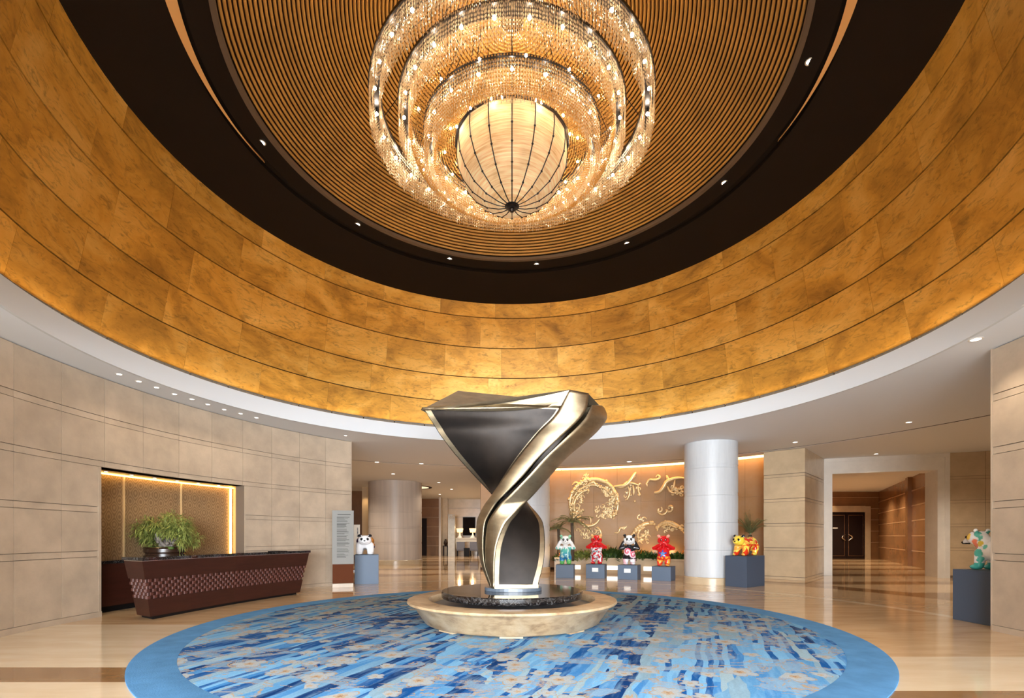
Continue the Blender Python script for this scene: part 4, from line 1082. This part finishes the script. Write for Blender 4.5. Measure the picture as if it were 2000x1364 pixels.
b = MB(); b.lathe([(.001, 5.64-cz), (.03, 5.645-cz), (.05, 5.67-cz), (.05, 5.69-cz), (.085, 5.70-cz), (.09, 5.725-cz), (.125, 5.735-cz), (.135, 5.765-cz), (.11, 5.79-cz), (.001, 5.80-cz)], (0, 0), 32); b.make('finial', M['steel'], ch, smooth=.6)
# suspension cables
for k in range(12):
    a = 2*PI*k/12; b = MB()
    b.tube([(2.30*math.cos(a), 2.30*math.sin(a), 7.2-cz), (1.1*math.cos(a), 1.1*math.sin(a), zdome(1.1)-cz-.02)], .008, 4)
    b.tube([(1.84*math.cos(a+.2), 1.84*math.sin(a+.2), 7.2-cz), (1.0*math.cos(a+.2), 1.0*math.sin(a+.2), zdome(1.0)-cz-.02)], .008, 4)
    b.make('cable', M['steel'], ch)
for k in range(8):
    a = 2*PI*k/8; b = MB()
    b.tube([(.97*math.cos(a), .97*math.sin(a), 6.8-cz), (.6*math.cos(a), .6*math.sin(a), zdome(.6)-cz-.02)], .01, 4)
    b.tube([(1.43*math.cos(a), 1.43*math.sin(a), 6.9-cz), (1.84*math.cos(a), 1.84*math.sin(a), 7.19-cz)], .01, 4); b.make('cable', M['steel'], ch)
point('bowl_lamp', (AX, AY, CZ+6.5), 25, (1, .80, .54), .3)
point('dome_glow', (AX, AY, CZ+7.75), 120, (1, .80, .52), .4)

# ------------------------------------------------------------------ reception desk
dk = empty('reception_desk', (-6.2, 10.7, 0)); tag(dk, 'long dark red wooden reception desk with black marble top', 'desk')
dO = Vector((-6.2, 10.7))
TOPp = [(-6.54, 8.60), (-6.36, 9.6), (-6.10, 10.75), (-5.76, 11.9), (-5.39, 12.92), (-5.95, 13.08), (-6.36, 12.0), (-6.72, 10.9), (-6.96, 9.7), (-7.07, 8.86)]
BOTp = [(-6.50, 8.74), (-6.36, 9.65), (-6.13, 10.7), (-5.82, 11.75), (-5.50, 12.62), (-5.95, 12.75), (-6.34, 11.9), (-6.66, 10.85), (-6.86, 9.75), (-6.94, 9.0)]
loc = lambda pl_: [(x-dO.x, y-dO.y) for x, y in pl_]
def lerpp(t): return [(b0[0]*(1-t)+a0[0]*t, b0[1]*(1-t)+a0[1]*t) for a0, b0 in zip(TOPp, BOTp)]
b = MB(); b.prism(loc(lerpp(0)), .05, .37, loc(lerpp(.3))); b.make('lower_body', M['wood'], dk)
b = MB()
def inset(pl_, d):
    out = []; n = len(pl_)
    for i in range(n):
        p, q, r = Vector(pl_[i-1]), Vector(pl_[i]), Vector(pl_[(i+1) % n])
        n1 = (q-p).normalized(); n2 = (r-q).normalized(); n1 = Vector((-n1.y, n1.x)); n2 = Vector((-n2.y, n2.x)); m = (n1+n2).normalized()
        out.append(tuple(q+m*d/max(.5, m.dot(n1))))
    return out
def shrink(pl_, k):
    cx = sum(p[0] for p in pl_)/len(pl_); cy = sum(p[1] for p in pl_)/len(pl_); return [(cx+(p[0]-cx)*k, cy+(p[1]-cy)*(1-(1-k)*.2)) for p in pl_]
b.prism(loc(inset(lerpp(.3), .02)), .37, .73, loc(inset(lerpp(.68), .02))); b.make('middle_band', M['wood'], dk)
b = MB(); b.prism(loc(lerpp(.68)), .73, 1.055, loc(lerpp(1))); b.make('upper_body', M['wood'], dk)
b = MB(); b.prism(loc(shrink(lerpp(0), .9)), 0, .05); b.make('toe_kick', M['black'], dk)
tp = [(p[0]+(.03 if i < 5 else -.02), p[1]+(-.03 if i in (0, 9) else (.03 if i in (4, 5) else 0))) for i, p in enumerate(TOPp)]
b = MB(); b.prism(loc(tp), 1.065, 1.125); b.make('marble_top', M['bmarble'], dk)
b = MB(); b.prism(loc(lerpp(1)), 1.055, 1.065); b.make('metal_strip', M['chrome'], dk)
# woven blocks: 5 rows along the front and the near end
wv = MB()
def along(poly, s):   # point on poly of front edge at arclength fraction
    L = [0]
    for i in range(len(poly)-1): L.append(L[-1]+math.dist(poly[i], poly[i+1]))
    x = s*L[-1]
    for i in range(len(poly)-1):
        if x <= L[i+1]+1e-9:
            t = (x-L[i])/(L[i+1]-L[i]); p, q = poly[i], poly[i+1]; return (p[0]+(q[0]-p[0])*t, p[1]+(q[1]-p[1])*t), math.atan2(q[1]-p[1], q[0]-p[0])
for edge, n in ((slice(0, 5), 62), (None, 8)):
    for j in range(6):
        t = .3+(j+.5)/6*.38; pl_ = lerpp(t); pe = pl_[0:5] if edge else [pl_[9], pl_[0]]
        z_ = .37+(j+.5)/6*.36
        for i in range(n):
            if (i+j) % 2: continue
            (x, y), a = along(pe, (i+.5)/n)
            nx, ny = math.sin(a), -math.cos(a)
            w_ = .075; x += -nx*.02-dO.x; y += -ny*.02-dO.y
            co, si = math.cos(a), math.sin(a)
            V = []
            for u, v_ in ((-.5, -.5), (.5, -.5), (.5, .5), (-.5, .5)): V.append((x+u*w_*co, y+u*w_*si, z_+v_*.064))
            for u, v_ in ((-.38, -.4), (.38, -.4), (.38, .4), (-.38, .4)): V.append((x+u*w_*co+nx*.02, y+u*w_*si+ny*.02, z_+v_*.06))
            wv.add(V, [(4, 5, 6, 7), (0, 1, 5, 4), (1, 2, 6, 5), (2, 3, 7, 6), (3, 0, 4, 7)])
wv.make('woven_blocks', M['weave'], dk, kind='stuff')
bk = MB(); bk.box((.42-.0, 1.3, 1.13), (.28, .34, .015), -.3); bk.make('desk_pad', M['black'], dk)

# back counter in the niche
bc = empty('back_counter', (0, 0, 0)); tag(bc, 'dark wooden back counter with black marble top inside the niche', 'counter')
RB = 10.42
b = MB(); b.arcbox(LC, RB, RN-.01, ang(LC, -7.2, 12.75)+.01, aN0-.004, .12, .96, 20); b.make('cabinet', M['wood'], bc, smooth=.5)
b = MB(); b.arcbox(LC, RB-.04, RN-.01, ang(LC, -7.2, 12.75)+.01, aN0-.003, .96, 1.02, 20); b.make('marble_top', M['bmarble'], bc, smooth=.5)
b = MB(); b.arcbox(LC, RB+.08, RN-.05, ang(LC, -7.2, 12.75)+.01, aN0-.005, 0, .12, 20); b.make('toe_kick', M['black'], bc)

# bonsai
bx, by = (323-1000)/F*10.95, 10.95
bs = empty('bonsai_bamboo', (bx, by, 1.02)); tag(bs, 'bushy bamboo bonsai in a round dark pot behind the desk', 'plant')
b = MB(); b.lathe([(.001, 0), (.40, 0), (.41, .05), (.37, .07), (.37, .10), (.40, .13), (.40, .20), (.42, .22), (.40, .24), (.36, .24), (.36, .2), (.001, .2)], (0, 0), 40); b.make('pot', M['pot'], bs, smooth=.6)
b = MB()
for i in range(26): b.sphere((rp.uniform(-.30, .30), rp.uniform(-.25, .2), .22), (rp.uniform(.05, .1), rp.uniform(.05, .1), rp.uniform(.02, .045)), 8, 5)
b.make('moss', M['leafdark'], bs, smooth=True)
b = MB(); pts0 = []
for i in range(14):
    a = rp.uniform(0, 2*PI); p0 = Vector((rp.uniform(-.12, .2), rp.uniform(-.1, .1), .22)); p1 = Vector((rp.uniform(-.2, .42), rp.uniform(-.2, .15), rp.uniform(.38, .52))); p2 = p1+Vector((rp.uniform(-.25, .25), rp.uniform(-.15, .15), rp.uniform(.05, .18)))
    b.tube([p0, (p0+p1)/2+Vector((rp.uniform(-.08, .08), 0, 0)), p1, p2], [.04, .035, .025, .01], 6)
for i in range(36): b.sphere((rp.uniform(-.05, .42), rp.uniform(-.2, .1), rp.uniform(.26, .5)), rp.uniform(.02, .045), 5, 4)
b.make('gnarled_trunk', M['rock'], bs, smooth=True)
b = MB()
clumps = []
for i in range(120):
    a = rp.uniform(-.12, PI+.12); rr = rp.uniform(.3, .95)
    clumps.append(Vector((-math.cos(a)*.66*rr, rp.uniform(-.32, .28), .38+math.sin(a)*.58*rr+rp.uniform(-.04, .04))))
for c_ in clumps:
    if c_.z < .5 and abs(c_.x-.2) < .22: c_.z += .2
    for k in range(38):
        d_ = Vector((rp.gauss(0, 1)+c_.x*1.0, rp.gauss(0, 1)-.3, rp.gauss(0, .7)+.1))
        leaf(b, c_+d_.normalized()*rp.uniform(0, .08), d_, rp.uniform(.10, .17), .012, .35)
b.make('foliage', M['leaf'], bs, fix=False)

# ------------------------------------------------------------------ directory sign beside the wall end
sg = empty('directory_sign', ((670-1000)/F*14.3, 14.3, 0), math.radians(52)); tag(sg, 'tall grey directory board with dark brown foot at the wall end', 'sign')
# width seen 40 px at 14.3 m = .60 m seen obliquely
def sbox(name, c, d, m): return boxobj(name, c, d, m, sg, 0, .004)
sg.rotation_euler.z = math.radians(18)
sbox('foot_panel', (0, 0, .40), (.58, .06, .56), mat('brown_sign_foot', rgb(88, 46, 24), .7, spec=.1)); sbox('board', (0, 0, 1.47), (.60, .07, 1.58), M['signgrey'])
sbox('base_plate', (0, 0, .06), (.58, .2, .12), M['stone'])
b = MB(); z_ = 2.14
rs = random.Random(2)
b.box((.03, -.037, z_), (.36, .004, .022)); z_ -= .08
while z_ > .88:
    L_ = rs.uniform(.18, .36); b.box((-.17+L_/2, -.037, z_), (L_, .004, .008 if rs.random() < .7 else .014)); z_ -= rs.choice((.022, .03, .05))
b.make('lettering', M['signtext'], sg, kind='stuff')

# ------------------------------------------------------------------ bears
def paint_mat():
    m = mat('glossy_painted_resin', (1, 1, 1, 1), .18, coat=.4); nt, N, L = nodes(m)
    a = N.new('ShaderNodeAttribute'); a.attribute_name = 'paint'; L.new(a.outputs['Color'], N['Principled BSDF'].inputs['Base Color']); return m
M['paint'] = paint_mat()
def blob(parts, name, parent, colf, voxel=.016):
    b = MB()
    for p in parts:
        if p[0] == 'e': b.sphere(p[1], p[2], 20, 14)
        else:
            a, c, r0, r1 = Vector(p[1]), Vector(p[2]), p[3], p[4]; n = 7
            for i in range(n+1):
                t = i/n; b.sphere(a.lerp(c, t), r0+(r1-r0)*t, 14, 10)
    o = b.make('tmp', None)
    md = o.modifiers.new('r', 'REMESH'); md.mode = 'VOXEL'; md.voxel_size = voxel; md.use_smooth_shade = True
    sm = o.modifiers.new('s', 'SMOOTH'); sm.iterations = 5; sm.factor = .6
    dg = bpy.context.evaluated_depsgraph_get(); me = bpy.data.meshes.new_from_object(o.evaluated_get(dg))
    bpy.data.objects.remove(o)
    me.name = name; ob = bpy.data.objects.new(name, me); COL.objects.link(ob); ob.parent = parent
    ca = me.color_attributes.new('paint', 'FLOAT_COLOR', 'POINT'); vals = []
    for v in me.vertices:
        c = colf(v.co); vals += [lin(c[0]), lin(c[1]), lin(c[2]), 1]
    ca.data.foreach_set('color', vals)
    me.materials.clear(); me.materials.append(M['paint'])
    me.polygons.foreach_set('use_smooth', [True]*len(me.polygons))
    return ob
def nz(v, s, o=0): return noise.noise(Vector((v.x*s+o, v.y*s+o*.7, v.z*s-o)))
STAND = [('e', (0, 0, .46), (.20, .17, .26)), ('e', (0, -.03, .36), (.21, .19, .18)), ('e', (0, -.04, .885), (.21, .175, .178)), ('e', (0, -.18, .83), (.09, .075, .06)),
         ('e', (-.16, 0, 1.045), (.06, .035, .06)), ('e', (.16, 0, 1.045), (.06, .035, .06)),
         ('c', (-.12, 0, .28), (-.125, -.01, .11), .115, .1), ('c', (.12, 0, .28), (.125, -.01, .11), .115, .1),
         ('e', (-.125, -.08, .045), (.09, .12, .05)), ('e', (.125, -.08, .045), (.09, .12, .05)), ('e', (0, .18, .3), (.06, .06, .06))]
def arms(hand, elbow): 
    o = []
    for s in (-1, 1):
        o += [('c', (s*.14, .0, .62), (s*elbow[0], elbow[1], elbow[2]), .08, .062), ('c', (s*elbow[0], elbow[1], elbow[2]), (s*hand[0], hand[1], hand[2]), .062, .06)]
    return o
def face(root, ez=.91, eye=True, blk=None, nose_only=False, ey=-.195, nx=-.255, nz_=.855):
    m = blk or M['black']
    if not nose_only:
        for s in (-1, 1):
            b = MB(); b.sphere((s*.07, ey-.005, ez), (.040, .024, .050), 12, 8); b.make('eye_patch', m, root, smooth=True)
            b = MB(); b.sphere((s*.068, ey-.022, ez+.005), .010, 8, 6); b.make('eye', M['plaque'], root, smooth=True)
    b = MB(); b.sphere((0, nx, nz_), (.022, .015, .016), 10, 6); b.make('nose', m, root, smooth=True)
def plinth(x, y, w_, d_, h, rz, m, label, plaque=False):
    root = empty('display_plinth', (x, y, 0), rz); tag(root, label, 'plinth')
    boxobj('block', (0, 0, (h-.016)/2), (w_, d_, h-.016), m, root, 0, .006)
    boxobj('top_plate', (0, 0, h-.0075), (w_, d_, .015), m, root, 0, .003)
    if plaque: boxobj('plaque', (0, -d_/2-.006, h*.62), (w_*.33, .012, h*.28), M['plaque'], root)
    return root
def toAxis(x, y): return math.atan2(AX-x, -(AY-y))   # rotation whose local -Y looks to the axis
def bear(x, y, z, rz, label, sc=1.0): 
    r = empty('bear_statue', (x, y, z), rz); r.scale = (sc, sc, sc); tag(r, label, 'statue', 'painted bear statues'); return r
def tri(a, c, t): return tuple(a[i]+(c[i]-a[i])*max(0, min(1, t)) for i in range(3))
WHT = (238, 240, 240); RED = (206, 18, 26); BLK = (24, 26, 32); TEAL = (96, 188, 172); GRN = (96, 186, 96); BLU = (40, 120, 180)
def c_teal(v):
    if v.z > .93 and abs(v.x) > .105: return (130, 190, 160)
    if v.z > .64: return WHT
    k = nz(v, 9)*.09+nz(Vector((v.x*6, v.y*6, v.z)), 3, 5)*.16
    if v.z+k > .60: return WHT
    if v.z < .16+k*.5: return GRN
    if k > .04: return (180, 220, 214)
    return tri(BLU, TEAL, (v.z-.2)/.3+k*3)
def c_red1(v):
    if v.z > .95 and abs(v.x) > .1: return (222, 170, 110)
    if v.z > .60 or (abs(v.x) > .2 and v.z > .5): return RED
    if v.z < .07: return RED
    k = nz(v, 12, 3)
    if k > .22: return (120, 130, 140)
    return (236, 230, 232) if k > -.10 else (190, 26, 44)
def c_black(v):
    if v.z > .95 and abs(v.x) > .1: return BLK
    if v.z > .72 and abs(v.x) < .19 and v.y < .15: return WHT
    if v.z < .2: return (240, 190, 200) if nz(v, 8, 2) > -.1 else WHT
    for cx, cz_, R in ((-.06, .47, .13), (.15, .36, .13)):
        dx, dz_ = v.x-cx, v.z-cz_; r = math.hypot(dx, dz_)
        if r < R and v.y < .12: return (214, 60, 96) if math.sin(math.atan2(dz_, dx)+r*62) > .35 else (244, 214, 222)
    return BLK
def c_red2(v):
    if v.z > .98 and abs(v.x) > .1: return (226, 150, 130)
    if v.z > .62: return RED
    if v.y < -.02:
        dx, dz_ = v.x+.02, v.z-.43; r = math.hypot(dx, dz_); a = math.atan2(dz_, dx)-PI/2
        if r < .085+.055*math.cos(5*a): return (90, 160, 220) if r < .07 else (44, 76, 170)
    if v.z < .34:
        k = nz(v, 14, 4)
        if k > .1: return (246, 170, 60)
        return (222, 50, 34)
    return (204, 22, 28)
ST = [
 (1104.5, 1130, 17.45, .48, c_teal, arms((.20, -.10, .82), (.32, -.04, .60)), M['black'], 'white and teal standing bear with raised arms, leftmost on the low plinths', 'low slate plinth under the white and teal bear', False, .64),
 (1165, 1131, 17.3, .50, c_red1, arms((.10, -.22, .78), (.33, -.06, .62)), None, 'red headed standing bear with a white flowered body, hands at its face', 'low slate plinth with plaque under the red and white bear', True, .66),
 (1229, 1134, 16.85, .50, c_black, arms((.20, .02, .80), (.32, -.02, .58)), M['black'], 'black and white standing bear with pink spirals on its belly', 'low slate plinth with plaque under the black and white bear', True, .68),
 (1296, 1137, 16.35, .48, c_red2, arms((.10, -.22, .76), (.33, -.06, .62)), None, 'all red standing bear with a blue star on its belly', 'low slate plinth under the all red bear, right of the row', False, .64)]
red_m = mat('dark_red_gloss', rgb(120, 8, 12), .2)
for px, py, d, h, cf, ar, em, lab, plab, pq, wd in ST:
    x = (px-1000)/F*(d+.25); y = d+.25; rz = toAxis(x, y)
    plinth(x, y, wd, .62, h, rz, M['slate'], plab, pq)
    r = bear(x, y, h+.005, rz*.6, lab, .98)
    blob(STAND+ar, 'body', r, cf); face(r, blk=em or red_m)
    if 'star' in lab:
        for s in (-1, 1):
            b = MB()
            for k in range(7): leaf(b, (s*.2, .12, .48), (s*1, .1, .9-.25*k), .30-.02*k, .03, .1)
            b.make('wing', M['plaque'], r, fix=False)
QUAD = [('e', (0, .22, .36), (.21, .36, .20)), ('e', (0, .42, .36), (.21, .22, .22)), ('e', (0, -.02, .38), (.2, .18, .19)), ('e', (0, -.27, .46), (.175, .16, .155)), ('e', (0, -.41, .42), (.085, .08, .065)),
        ('e', (-.13, -.24, .6), (.055, .03, .055)), ('e', (.13, -.24, .6), (.055, .03, .055)), ('e', (0, .66, .36), (.05, .07, .05))]
for s in (-1, 1):
    QUAD += [('c', (s*.13, -.08, .30), (s*.14, -.14, .10), .105, .09), ('e', (s*.14, -.19, .045), (.085, .11, .045)),
             ('c', (s*.13, .46, .28), (s*.14, .44, .10), .12, .09), ('e', (s*.14, .39, .045), (.085, .12, .045))]
def c_yel(v):
    if v.z > .56 and v.y < -.15 and abs(v.x) > .09: return BLK
    if v.y < -.16 and v.z > .32: return (248, 214, 70)
    if .30 < v.z < .345: return (220, 50, 20)
    k = nz(v, 7, 1)
    if k > .12: return (222, 56, 22)
    return (250, 226, 90) if k > -.18 else (246, 170, 70)
def c_tig(v):
    if v.z > .56 and v.y < -.15 and abs(v.x) > .09: return BLK
    if v.y < -.1 or v.z < .2: return (236, 236, 238)
    if v.z > .28 and v.x > -.1:
        return (30, 24, 20) if math.sin(v.y*48+v.x*14+nz(v, 6)*4) > .55 else (232, 150, 40)
    return (226, 222, 226) if nz(v, 8) > -.15 else (70, 60, 110)
def c_spot(v):
    if v.z < .13: return (70, 180, 170)
    for cx, cy, cz_, R, c in ((-.14, -.30, .52, .055, (240, 200, 60)), (-.15, -.16, .40, .06, (236, 130, 96)), (-.1, -.13, .56, .05, (90, 186, 170)), (-.15, -.06, .30, .06, (80, 180, 165)), (-.09, -.2, .30, .05, (236, 120, 84)),
                           (-.05, -.22, .61, .04, (30, 40, 40)), (-.16, -.06, .47, .05, (214, 190, 70)), (-.1, -.4, .5, .03, (40, 50, 60)), (-.2, .05, .42, .05, (90, 186, 170)), (-.19, .0, .18, .06, (80, 180, 165)), (-.08, -.5, .40, .035, (30, 40, 50))):
        if (v.x-cx)**2+(v.y-cy)**2+(v.z-cz_)**2 < R*R*1.5: return c
    return (238, 240, 242)
# yellow bear on the right of the column
cA = Vector((6.82, 14.14)); u1 = Vector((-.42, .51)).normalized(); u2 = Vector((.81, .587)).normalized()
u1 = Vector((-u2.y, u2.x)); ctr = cA+u1*.33+u2*.52
rzp = math.atan2(u2.y, u2.x)-PI/2            # local +Y along u2
plinth(ctr.x, ctr.y, .66, 1.04, .92, rzp, M['slate_d'], 'tall dark slate plinth under the yellow bear beside the white column')
q = bear(ctr.x, ctr.y, .92, rzp, 'yellow and red four legged bear facing the white column', .98); q.location = (ctr.x-u2.x*.10, ctr.y-u2.y*.10, .92)
blob(QUAD, 'body', q, c_yel); 
def qface(r, dark=M['black'], nx=-.485):
    for s in (-1, 1):
        b = MB(); b.sphere((s*.075, -.405, .49), (.034, .024, .042), 12, 8); b.make('eye_patch', dark, r, smooth=True)
    b = MB(); b.sphere((0, nx, .44), (.028, .018, .02), 10, 6); b.make('nose', dark, r, smooth=True)
qface(q)
# tiger bear on the left
x6, y6 = (714-1000)/F*15.55, 15.6
plinth(x6+.02, y6+.02, .72, .80, .92, math.radians(16), M['slate'], 'tall slate plinth at the end of the left stone wall')
q = bear(x6+.0, y6-.10, .92, math.radians(14), 'white bear with tiger striped back facing the hall on the left', .95)
TG = []
for p in QUAD:
    if p[0] == 'e': TG.append(('e', (p[1][0], p[1][1]*.8, p[1][2]), p[2]))
    else: TG.append(('c', (p[1][0], p[1][1]*.8, p[1][2]), (p[2][0], p[2][1]*.8, p[2][2]), p[3], p[4]))
q.scale = (1.2, .95, 1.0)
blob(TG+[('e', (0, .18, .42), (.235, .26, .2))], 'body', q, c_tig)
for s in (-1, 1):
    b = MB(); b.sphere((s*.075, -.352, .49), (.034, .024, .042), 12, 8); b.make('eye_patch', M['black'], q, smooth=True)
b = MB(); b.sphere((0, -.405, .44), (.028, .018, .02), 10, 6); b.make('nose', M['black'], q, smooth=True)
# spotted bear at the right edge
plinth(8.33, 8.32, .70, .98, .91, 0, M['slate_d'], 'tall dark slate plinth half hidden by the right stone wall')
q = bear(8.30, 8.42, .91, PI, 'white bear with teal, orange and yellow spots behind the right wall', 1.0)
DOG = [('e', (0, .14, .34), (.19, .30, .2)), ('e', (0, -.04, .36), (.17, .15, .19)), ('c', (0, -.06, .4), (0, -.2, .54), .14, .13), ('e', (0, -.24, .56), (.15, .16, .135)), ('c', (0, -.3, .55), (0, -.47, .49), .10, .05),
       ('e', (-.11, -.17, .69), (.045, .03, .045)), ('e', (.11, -.17, .69), (.045, .03, .045))]
for s in (-1, 1):
    DOG += [('c', (s*.11, -.08, .30), (s*.12, -.10, .08), .09, .07), ('e', (s*.12, -.15, .05), (.075, .11, .05)), ('c', (s*.11, .3, .28), (s*.12, .3, .09), .1, .08)]
def c_dog(v):
    w_ = Vector((abs(v.x)*-1, v.y, v.z-.07)) if v.y < -.12 and v.z > .38 else Vector((abs(v.x)*-1, v.y, v.z)); return c_spot(w_)
blob(DOG, 'body', q, c_dog)
b = MB(); b.sphere((0, -.525, .478), (.032, .026, .026), 10, 6); b.make('nose', M['black'], q, smooth=True)
b = MB(); b.tube([(.06, -.47, .455), (.085, -.38, .46), (.11, -.28, .46)], [.008, .012, .01], 6); b.make('mouth', M['black'], q, smooth=True)
for s in (-1, 1):
    b = MB(); b.sphere((s*.10, -.36, .575), (.018, .025, .022), 10, 6); b.make('eye', M['black'], q, smooth=True)

# ------------------------------------------------------------------ left hall
def hallbox(name, px0, px1, d, depth, mt, z0=0, z1=ZC, kind='structure', off=0):
    x0, x1 = (px0-1000)/F*d, (px1-1000)/F*d
    b = MB(); b.box(((x0+x1)/2, d+depth/2, (z0+z1)/2), (x1-x0, depth, z1-z0)); return b.make(name, mt, kind=kind)
hallbox('wall_hall_dark', 600, 707, 32, .4, M['brownstone'])
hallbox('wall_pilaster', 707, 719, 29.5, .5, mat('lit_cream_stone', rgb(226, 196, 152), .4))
spot('pilaster_wash', ((712-1000)/F*29.0, 29.0, 4.3), 40, WARM, 1.2, .8, .05, ((712-1000)/F*29.6, 29.6, 2))
wb = hallbox('wall_hall_brown', 800, 858, 38.5, .4, M['brownstone'])
for k in range(1, 6):
    b = MB(); b.box(((829-1000)/F*38.4, 38.47, k*.75), (2.4, .03, .03)); b.make('stone_band', M['brownline'], wb)
d_ = hallbox('door_1', 824, 833, 38.3, .1, M['doorwood'], 0, 2.9)
hallbox('wall_pilaster_far', 857, 861, 37, .4, M['trav_warm']); hallbox('wall_pilaster_pale', 862, 874, 38.4, .3, M['stone_r'])
wp = hallbox('wall_hall_end', 874, 942, 39.0, .4, M['stone_r'])
for k in range(1, 6):
    b = MB(); b.box(((908-1000)/F*39, 38.98, k*.75), (2.8, .03, .03)); b.make('stone_band', M['stone'], wp)
hallbox('wall_hall_red', 941, 975, 36, .4, mat('red_brown_timber', rgb(122, 56, 30), .4))
hc = hallbox('mirror_column', 875, 888, 36.5, .5, mat('grey_marble', rgb(186, 180, 168), .3, noise_amt=.2), 0, 3.15, None); tag(hc, 'pale grey marble pillar beside the lamp table in the far hall', 'pillar')
# crystals of a small wall lamp on it
b = MB()
for i in range(24): b.octa((rp.uniform(-.22, .22), 0, rp.uniform(-.1, .14)), .02, .07)
o = b.make('wall_lamp', M['crystal']); o.location = ((881-1000)/F*36.3, 36.35, 2.95); tag(o, 'small crystal wall lamp on the grey pillar in the far hall', 'lamp')
# picture
pc = empty('picture', ((916-1000)/F*38.8, 38.9, 2.3)); tag(pc, 'tall near-black picture on the far hall wall behind the lamps', 'picture')
b = MB(); b.box((0, 0, 0), (1.0, .06, 1.46)); b.make('frame', M['black'], pc); b = MB(); b.box((0, -.035, 0), (.88, .01, 1.34)); b.make('canvas', mat('dark_canvas', rgb(24, 18, 18), .8, noise_amt=.5, spec=.1), pc)
# table with lamps
tb = empty('console_table', ((914-1000)/F*37.5, 37.5, 0)); tag(tb, 'ivory console table with two lamps in the far hall', 'table')
b = MB(); b.box((0, 0, 1.33), (2.0, .6, .1)); b.make('tabletop', M['ivory'], tb); b = MB(); b.box((0, 0, 1.18), (1.85, .5, .2)); b.make('apron', M['ivory'], tb)
for sx in (-.9, .2, .9):
    b = MB(); b.tube([(sx, -.2, 1.1), (sx+.05, -.2, .6), (sx+.16, -.22, 0)], [.06, .05, .04], 6); b.make('leg', M['ivory'], tb)
for sx, nm in ((-.62, 'left'), (.38, 'right')):
    lp = empty('table_lamp', ((914-1000)/F*37.5+sx, 37.4, 1.38)); tag(lp, 'ivory table lamp with glowing drum shade, %s one on the console table' % nm, 'lamp', 'lamps on the console table')
    b = MB(); b.lathe([(.001, 0), (.2, 0), (.17, .08), (.07, .2), (.04, .4), (.04, .45), (.001, .45)], (0, 0), 16); b.make('base', M['plaque'], lp, smooth=.6)
    b = MB(); b.lathe([(.21, .42), (.27, .72)], (0, 0), 20); b.make('lamp_shade', M['lampglow'], lp, smooth=True)
    point('table_lamp_light', ((914-1000)/F*37.5+sx, 37.2, 2.2), 12, WARM, .1)
for sx in (-.45, .55):
    chn = empty('lounge_chair', ((914-1000)/F*37.5+sx, 36.7, 0)); tag(chn, 'grey chair drawn up to the console table, %s one' % ('left' if sx < 0 else 'right'), 'chair', 'chairs at the console table')
    boxobj('seat', (0, 0, .48), (.62, .55, .14), M['chair'], chn, 0, .02); boxobj('backrest', (0, -.26, .78), (.62, .08, .62), M['chair'], chn, 0, .02)
    for ax, ay in ((-.27, -.24), (.27, -.24), (-.27, .24), (.27, .24)): boxobj('leg', (ax, ay, .21), (.05, .05, .42), M['black'], chn)
bb = empty('waste_bin', ((912-1000)/F*36.2, 36.0, 0)); tag(bb, 'small black box bin in front of the console table', 'bin')
boxobj('body', (0, 0, .3), (.4, .3, .6), M['black'], bb, 0, .01); boxobj('lid', (0, 0, .62), (.42, .32, .04), M['black'], bb, 0, .01)
sb = empty('side_table', ((869-1000)/F*37, 37.4, 0)); tag(sb, 'small dark carved side table before the pale pilaster', 'table')
boxobj('top', (0, 0, .75), (.4, .4, .06), M['doorwood'], sb)
for ax in (-.16, .16):
    for ay in (-.16, .16): boxobj('leg', (ax, ay, .36), (.05, .05, .72), M['doorwood'], sb)
vs = MB(); vs.lathe([(.001, 0), (.08, 0), (.16, .2), (.1, .38), (.06, .45), (.1, .5), (.001, .5)], (0, 0), 16); o = vs.make('vase', M['pot'], smooth=.6); o.location = ((869-1000)/F*37, 37.4, .78); tag(o, 'dark vase standing on the small carved side table', 'vase')
# ceiling oculus beside the column
oc = empty('ceiling_oculus', ((806-1000)/F*29.5, 29.5, ZC)); tag(oc, 'round dark rimmed ceiling recess with golden glow disc beside the broad travertine column', 'ceiling recess')
b = MB(); b.lathe([(.98, -.03), (1.15, -.03), (1.15, .0), (.98, 0)], (0, 0), 40, closed_prof=True); b.make('rim', M['line'], oc)
b = MB(); b.lathe([(.001, -.012), (.98, -.012)], (0, 0), 40); b.make('recess_glow', emis('warm_recess_glow', (1, .76, .5, 1), .9), oc)  # golden glow of the recess put in as an emissive disc
# banner stand
bn = empty('banner_stand', ((696-1000)/F*21, 21, 0)); tag(bn, 'white roll-up banner just visible beyond the left wall end', 'banner')
boxobj('banner', (0, 0, 1.35), (.30, .02, 1.3), M['plaque'], bn); boxobj('pole', (0, .03, .7), (.03, .03, 1.3), M['chrome'], bn); boxobj('foot', (0, 0, .03), (.34, .3, .05), M['chrome'], bn)
b = MB()
for i in range(7): b.box((.06, -.013, 1.85-.06*i), (.05, .004, .035))
b.make('lettering', M['slate_d'], bn, kind='stuff')
for x, y, e_ in ((-3, 33, 380), (-9, 24, 160), (-4, 20, 140), (3.5, 16.8, 60), (14, 14.5, 160), (12, 10, 60)):
    spot('hall_ceiling_spot', (x, y, ZC-.05), e_*2.4, (1, .88, .74), 2.5, .8, .1, (x, y, 0))
